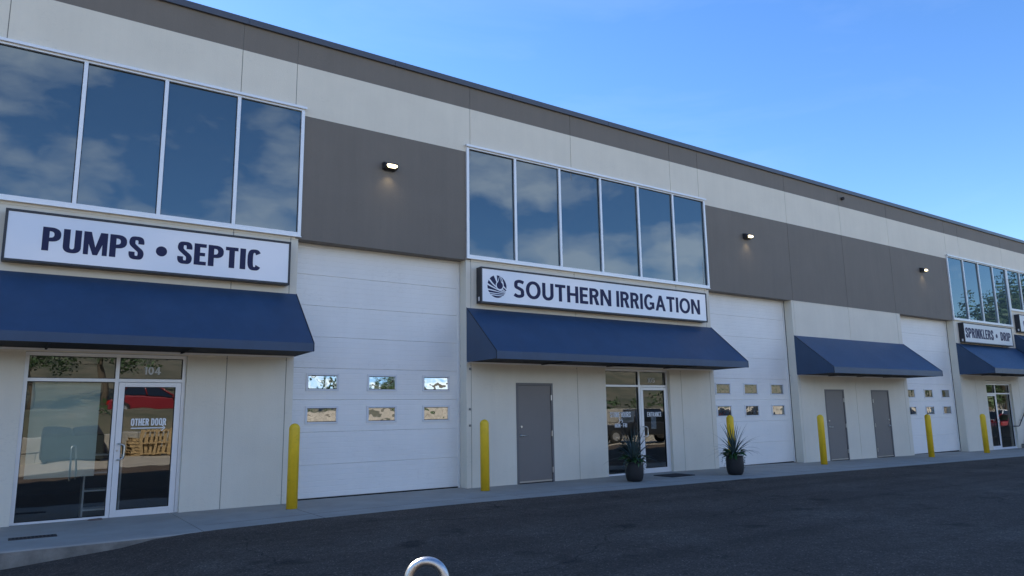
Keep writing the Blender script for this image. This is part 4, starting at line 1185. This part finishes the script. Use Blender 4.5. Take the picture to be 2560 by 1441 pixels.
# trees across the driveway
def tree_parts(seed, h, rad, conical):
    rnd = random.Random(seed)
    limbs = []
    V = []; F = []
    pts = [Vector((rnd.uniform(-.1, .1) * i, rnd.uniform(-.1, .1) * i, h * .9 * i / 6)) for i in range(7)]
    tr = tube('trunk', pts, [h * .022 * (1 - .8 * i / 6) + .02 for i in range(7)], 'bark', None, 8)
    limbs = []
    for i in range(16):
        s = rnd.uniform(.18, .9); b = pts[0].lerp(pts[-1], s)
        a = rnd.uniform(0, 6.28); r_ = rad * (1 - s * .85 if conical else math.sin(math.pi * (.2 + .75 * s))) * rnd.uniform(.6, 1)
        limbs.append((b, b + Vector((r_ * math.cos(a), r_ * math.sin(a), rnd.uniform(.0, .5) * r_))))
    for b, e in limbs:
        n = len(V); d = (e - b).normalized(); sd = d.cross(Vector((0, 0, 1))).normalized() * .05
        V += [b - sd, b + sd, e, b + Vector((0, 0, .09))]; F += [(n, n + 1, n + 2), (n + 1, n + 3, n + 2), (n + 3, n, n + 2)]
    lb = me_obj('limbs', V, F, 'bark')
    V = []; F = []
    cl = [b.lerp(e, rnd.uniform(.35, 1.05)) for b, e in limbs for _ in range(4)] + [pts[-1] + Vector((0, 0, rnd.uniform(-.1, .1) * h)) for _ in range(4)]
    for c in cl:
        cr = rad * rnd.uniform(.16, .36)
        for _ in range(60):
            d = Vector((rnd.gauss(0, 1), rnd.gauss(0, 1), rnd.gauss(0, .8))); d = d.normalized() * cr * rnd.uniform(.3, 1) ** .5
            p = c + d; s = rnd.uniform(.07, .15)
            u = Vector((rnd.uniform(-1, 1), rnd.uniform(-1, 1), rnd.uniform(-1, 1))).normalized(); v_ = u.cross(d).normalized()
            n = len(V); V += [p - u * s, p - v_ * s * .6, p + u * s, p + v_ * s * .6]; F.append((n, n + 1, n + 2, n + 3))
    cw = me_obj('crown', V, F, 'leaf')
    return tr, lb, cw
T = [tree_parts(1, 11, 2.6, True), tree_parts(2, 9, 3.2, False)]
used = [False, False]
tr_spots = [(73.4, -19.6, 0, 1.15, 'first tree from the left in the row mirrored in the far upper windows'), (75.6, -18.9, 1, 1.42, 'second tree from the left in the row mirrored in the far upper windows'), (77.6, -19.6, 0, 1.1, 'third tree from the left in the row mirrored in the far upper windows'), (79.6, -18.9, 1, 1.36, 'fourth tree from the left in the row mirrored in the far upper windows'), (81.8, -19.6, 0, 1.22, 'fifth tree from the left in the row mirrored in the far upper windows'), (84.0, -18.9, 1, 1.5, 'sixth tree from the left in the row mirrored in the far upper windows'), (86.2, -19.6, 0, 1.36, 'seventh tree from the left in the row mirrored in the far upper windows'), (88.6, -18.9, 1, 1.62, 'eighth tree from the left in the row mirrored in the far upper windows'), (91.5, -19.6, 0, 1.5, 'last tree from the left in the row mirrored in the far upper windows'), 
            (1.0, -30.5, 1, .62, 'small tree behind the red car, mirrored in the left shop window'), (10.5, -31, 1, .7, 'small tree on the bank mirrored in the nearest garage door'), (4.6, -33.5, 1, .85, 'broad tree right behind the red car, mirrored above it'), (-3.0, -32.5, 1, .9, 'broad tree mirrored at the far left of the shop window'), (24, -36, 1, .8, 'broad tree on the hill mirrored in the entrance glass'), (18, -32, 0, .55, 'small conical tree on the bank mirrored in garage door panes')]
for x, y, k, s, lb in tr_spots:
    t = empty('tree', (x, y, -.5 if y > -21 else 1.9), x * 1.7); t.scale = (s, s, s)
    tag(t, lb, 'tree', 'trees across the driveway')
    for o in T[k]:
        c = o if not used[k] else o.copy()
        if used[k]: C.objects.link(c)
        c.parent = t
    used[k] = True

# scrub scattered over the hillside
rnd = random.Random(21)
V = []; F = []
for _ in range(420):
    y = -23.5 - 48 * rnd.random() ** 1.5; x = rnd.uniform(-40, 90)
    for (ya, za0), (yb, zb0) in zip(hy, hy[1:]):
        if yb <= y <= ya: z = za0 + (zb0 - za0) * (y - ya) / (yb - ya); break
    r_ = rnd.uniform(.25, .9)
    for _k in range(26):
        d = Vector((rnd.gauss(0, 1), rnd.gauss(0, 1), abs(rnd.gauss(0, .8)))).normalized() * r_ * rnd.uniform(.4, 1)
        p = Vector((x, y, z)) + d; q = r_ * rnd.uniform(.12, .25)
        u = Vector((rnd.uniform(-1, 1), rnd.uniform(-1, 1), rnd.uniform(-1, 1))).normalized(); v_ = u.cross(d).normalized()
        n = len(V); V += [p - u * q, p - v_ * q * .6, p + u * q, p + v_ * q * .6]; F.append((n, n + 1, n + 2, n + 3))
tag(me_obj('scrub', V, F, 'leaf'), 'low green scrub scattered over the mirrored hillside', 'scrub', kind='stuff')
# shelf unit seen through the left shop door
su = empty('shelf_unit', (1.62, .75, -.032)); tag(su, 'white shelf unit standing inside the left shop door', 'shelf')
for x in (-.42, .10): box('side_panel', x - .012, x + .012, -.18, .18, 0, .98, 'white', su)
for z in (.12, .42, .70, .985): box('shelf', -.408, .088, -.18, .18, z - .012, z + .012, 'white', su)
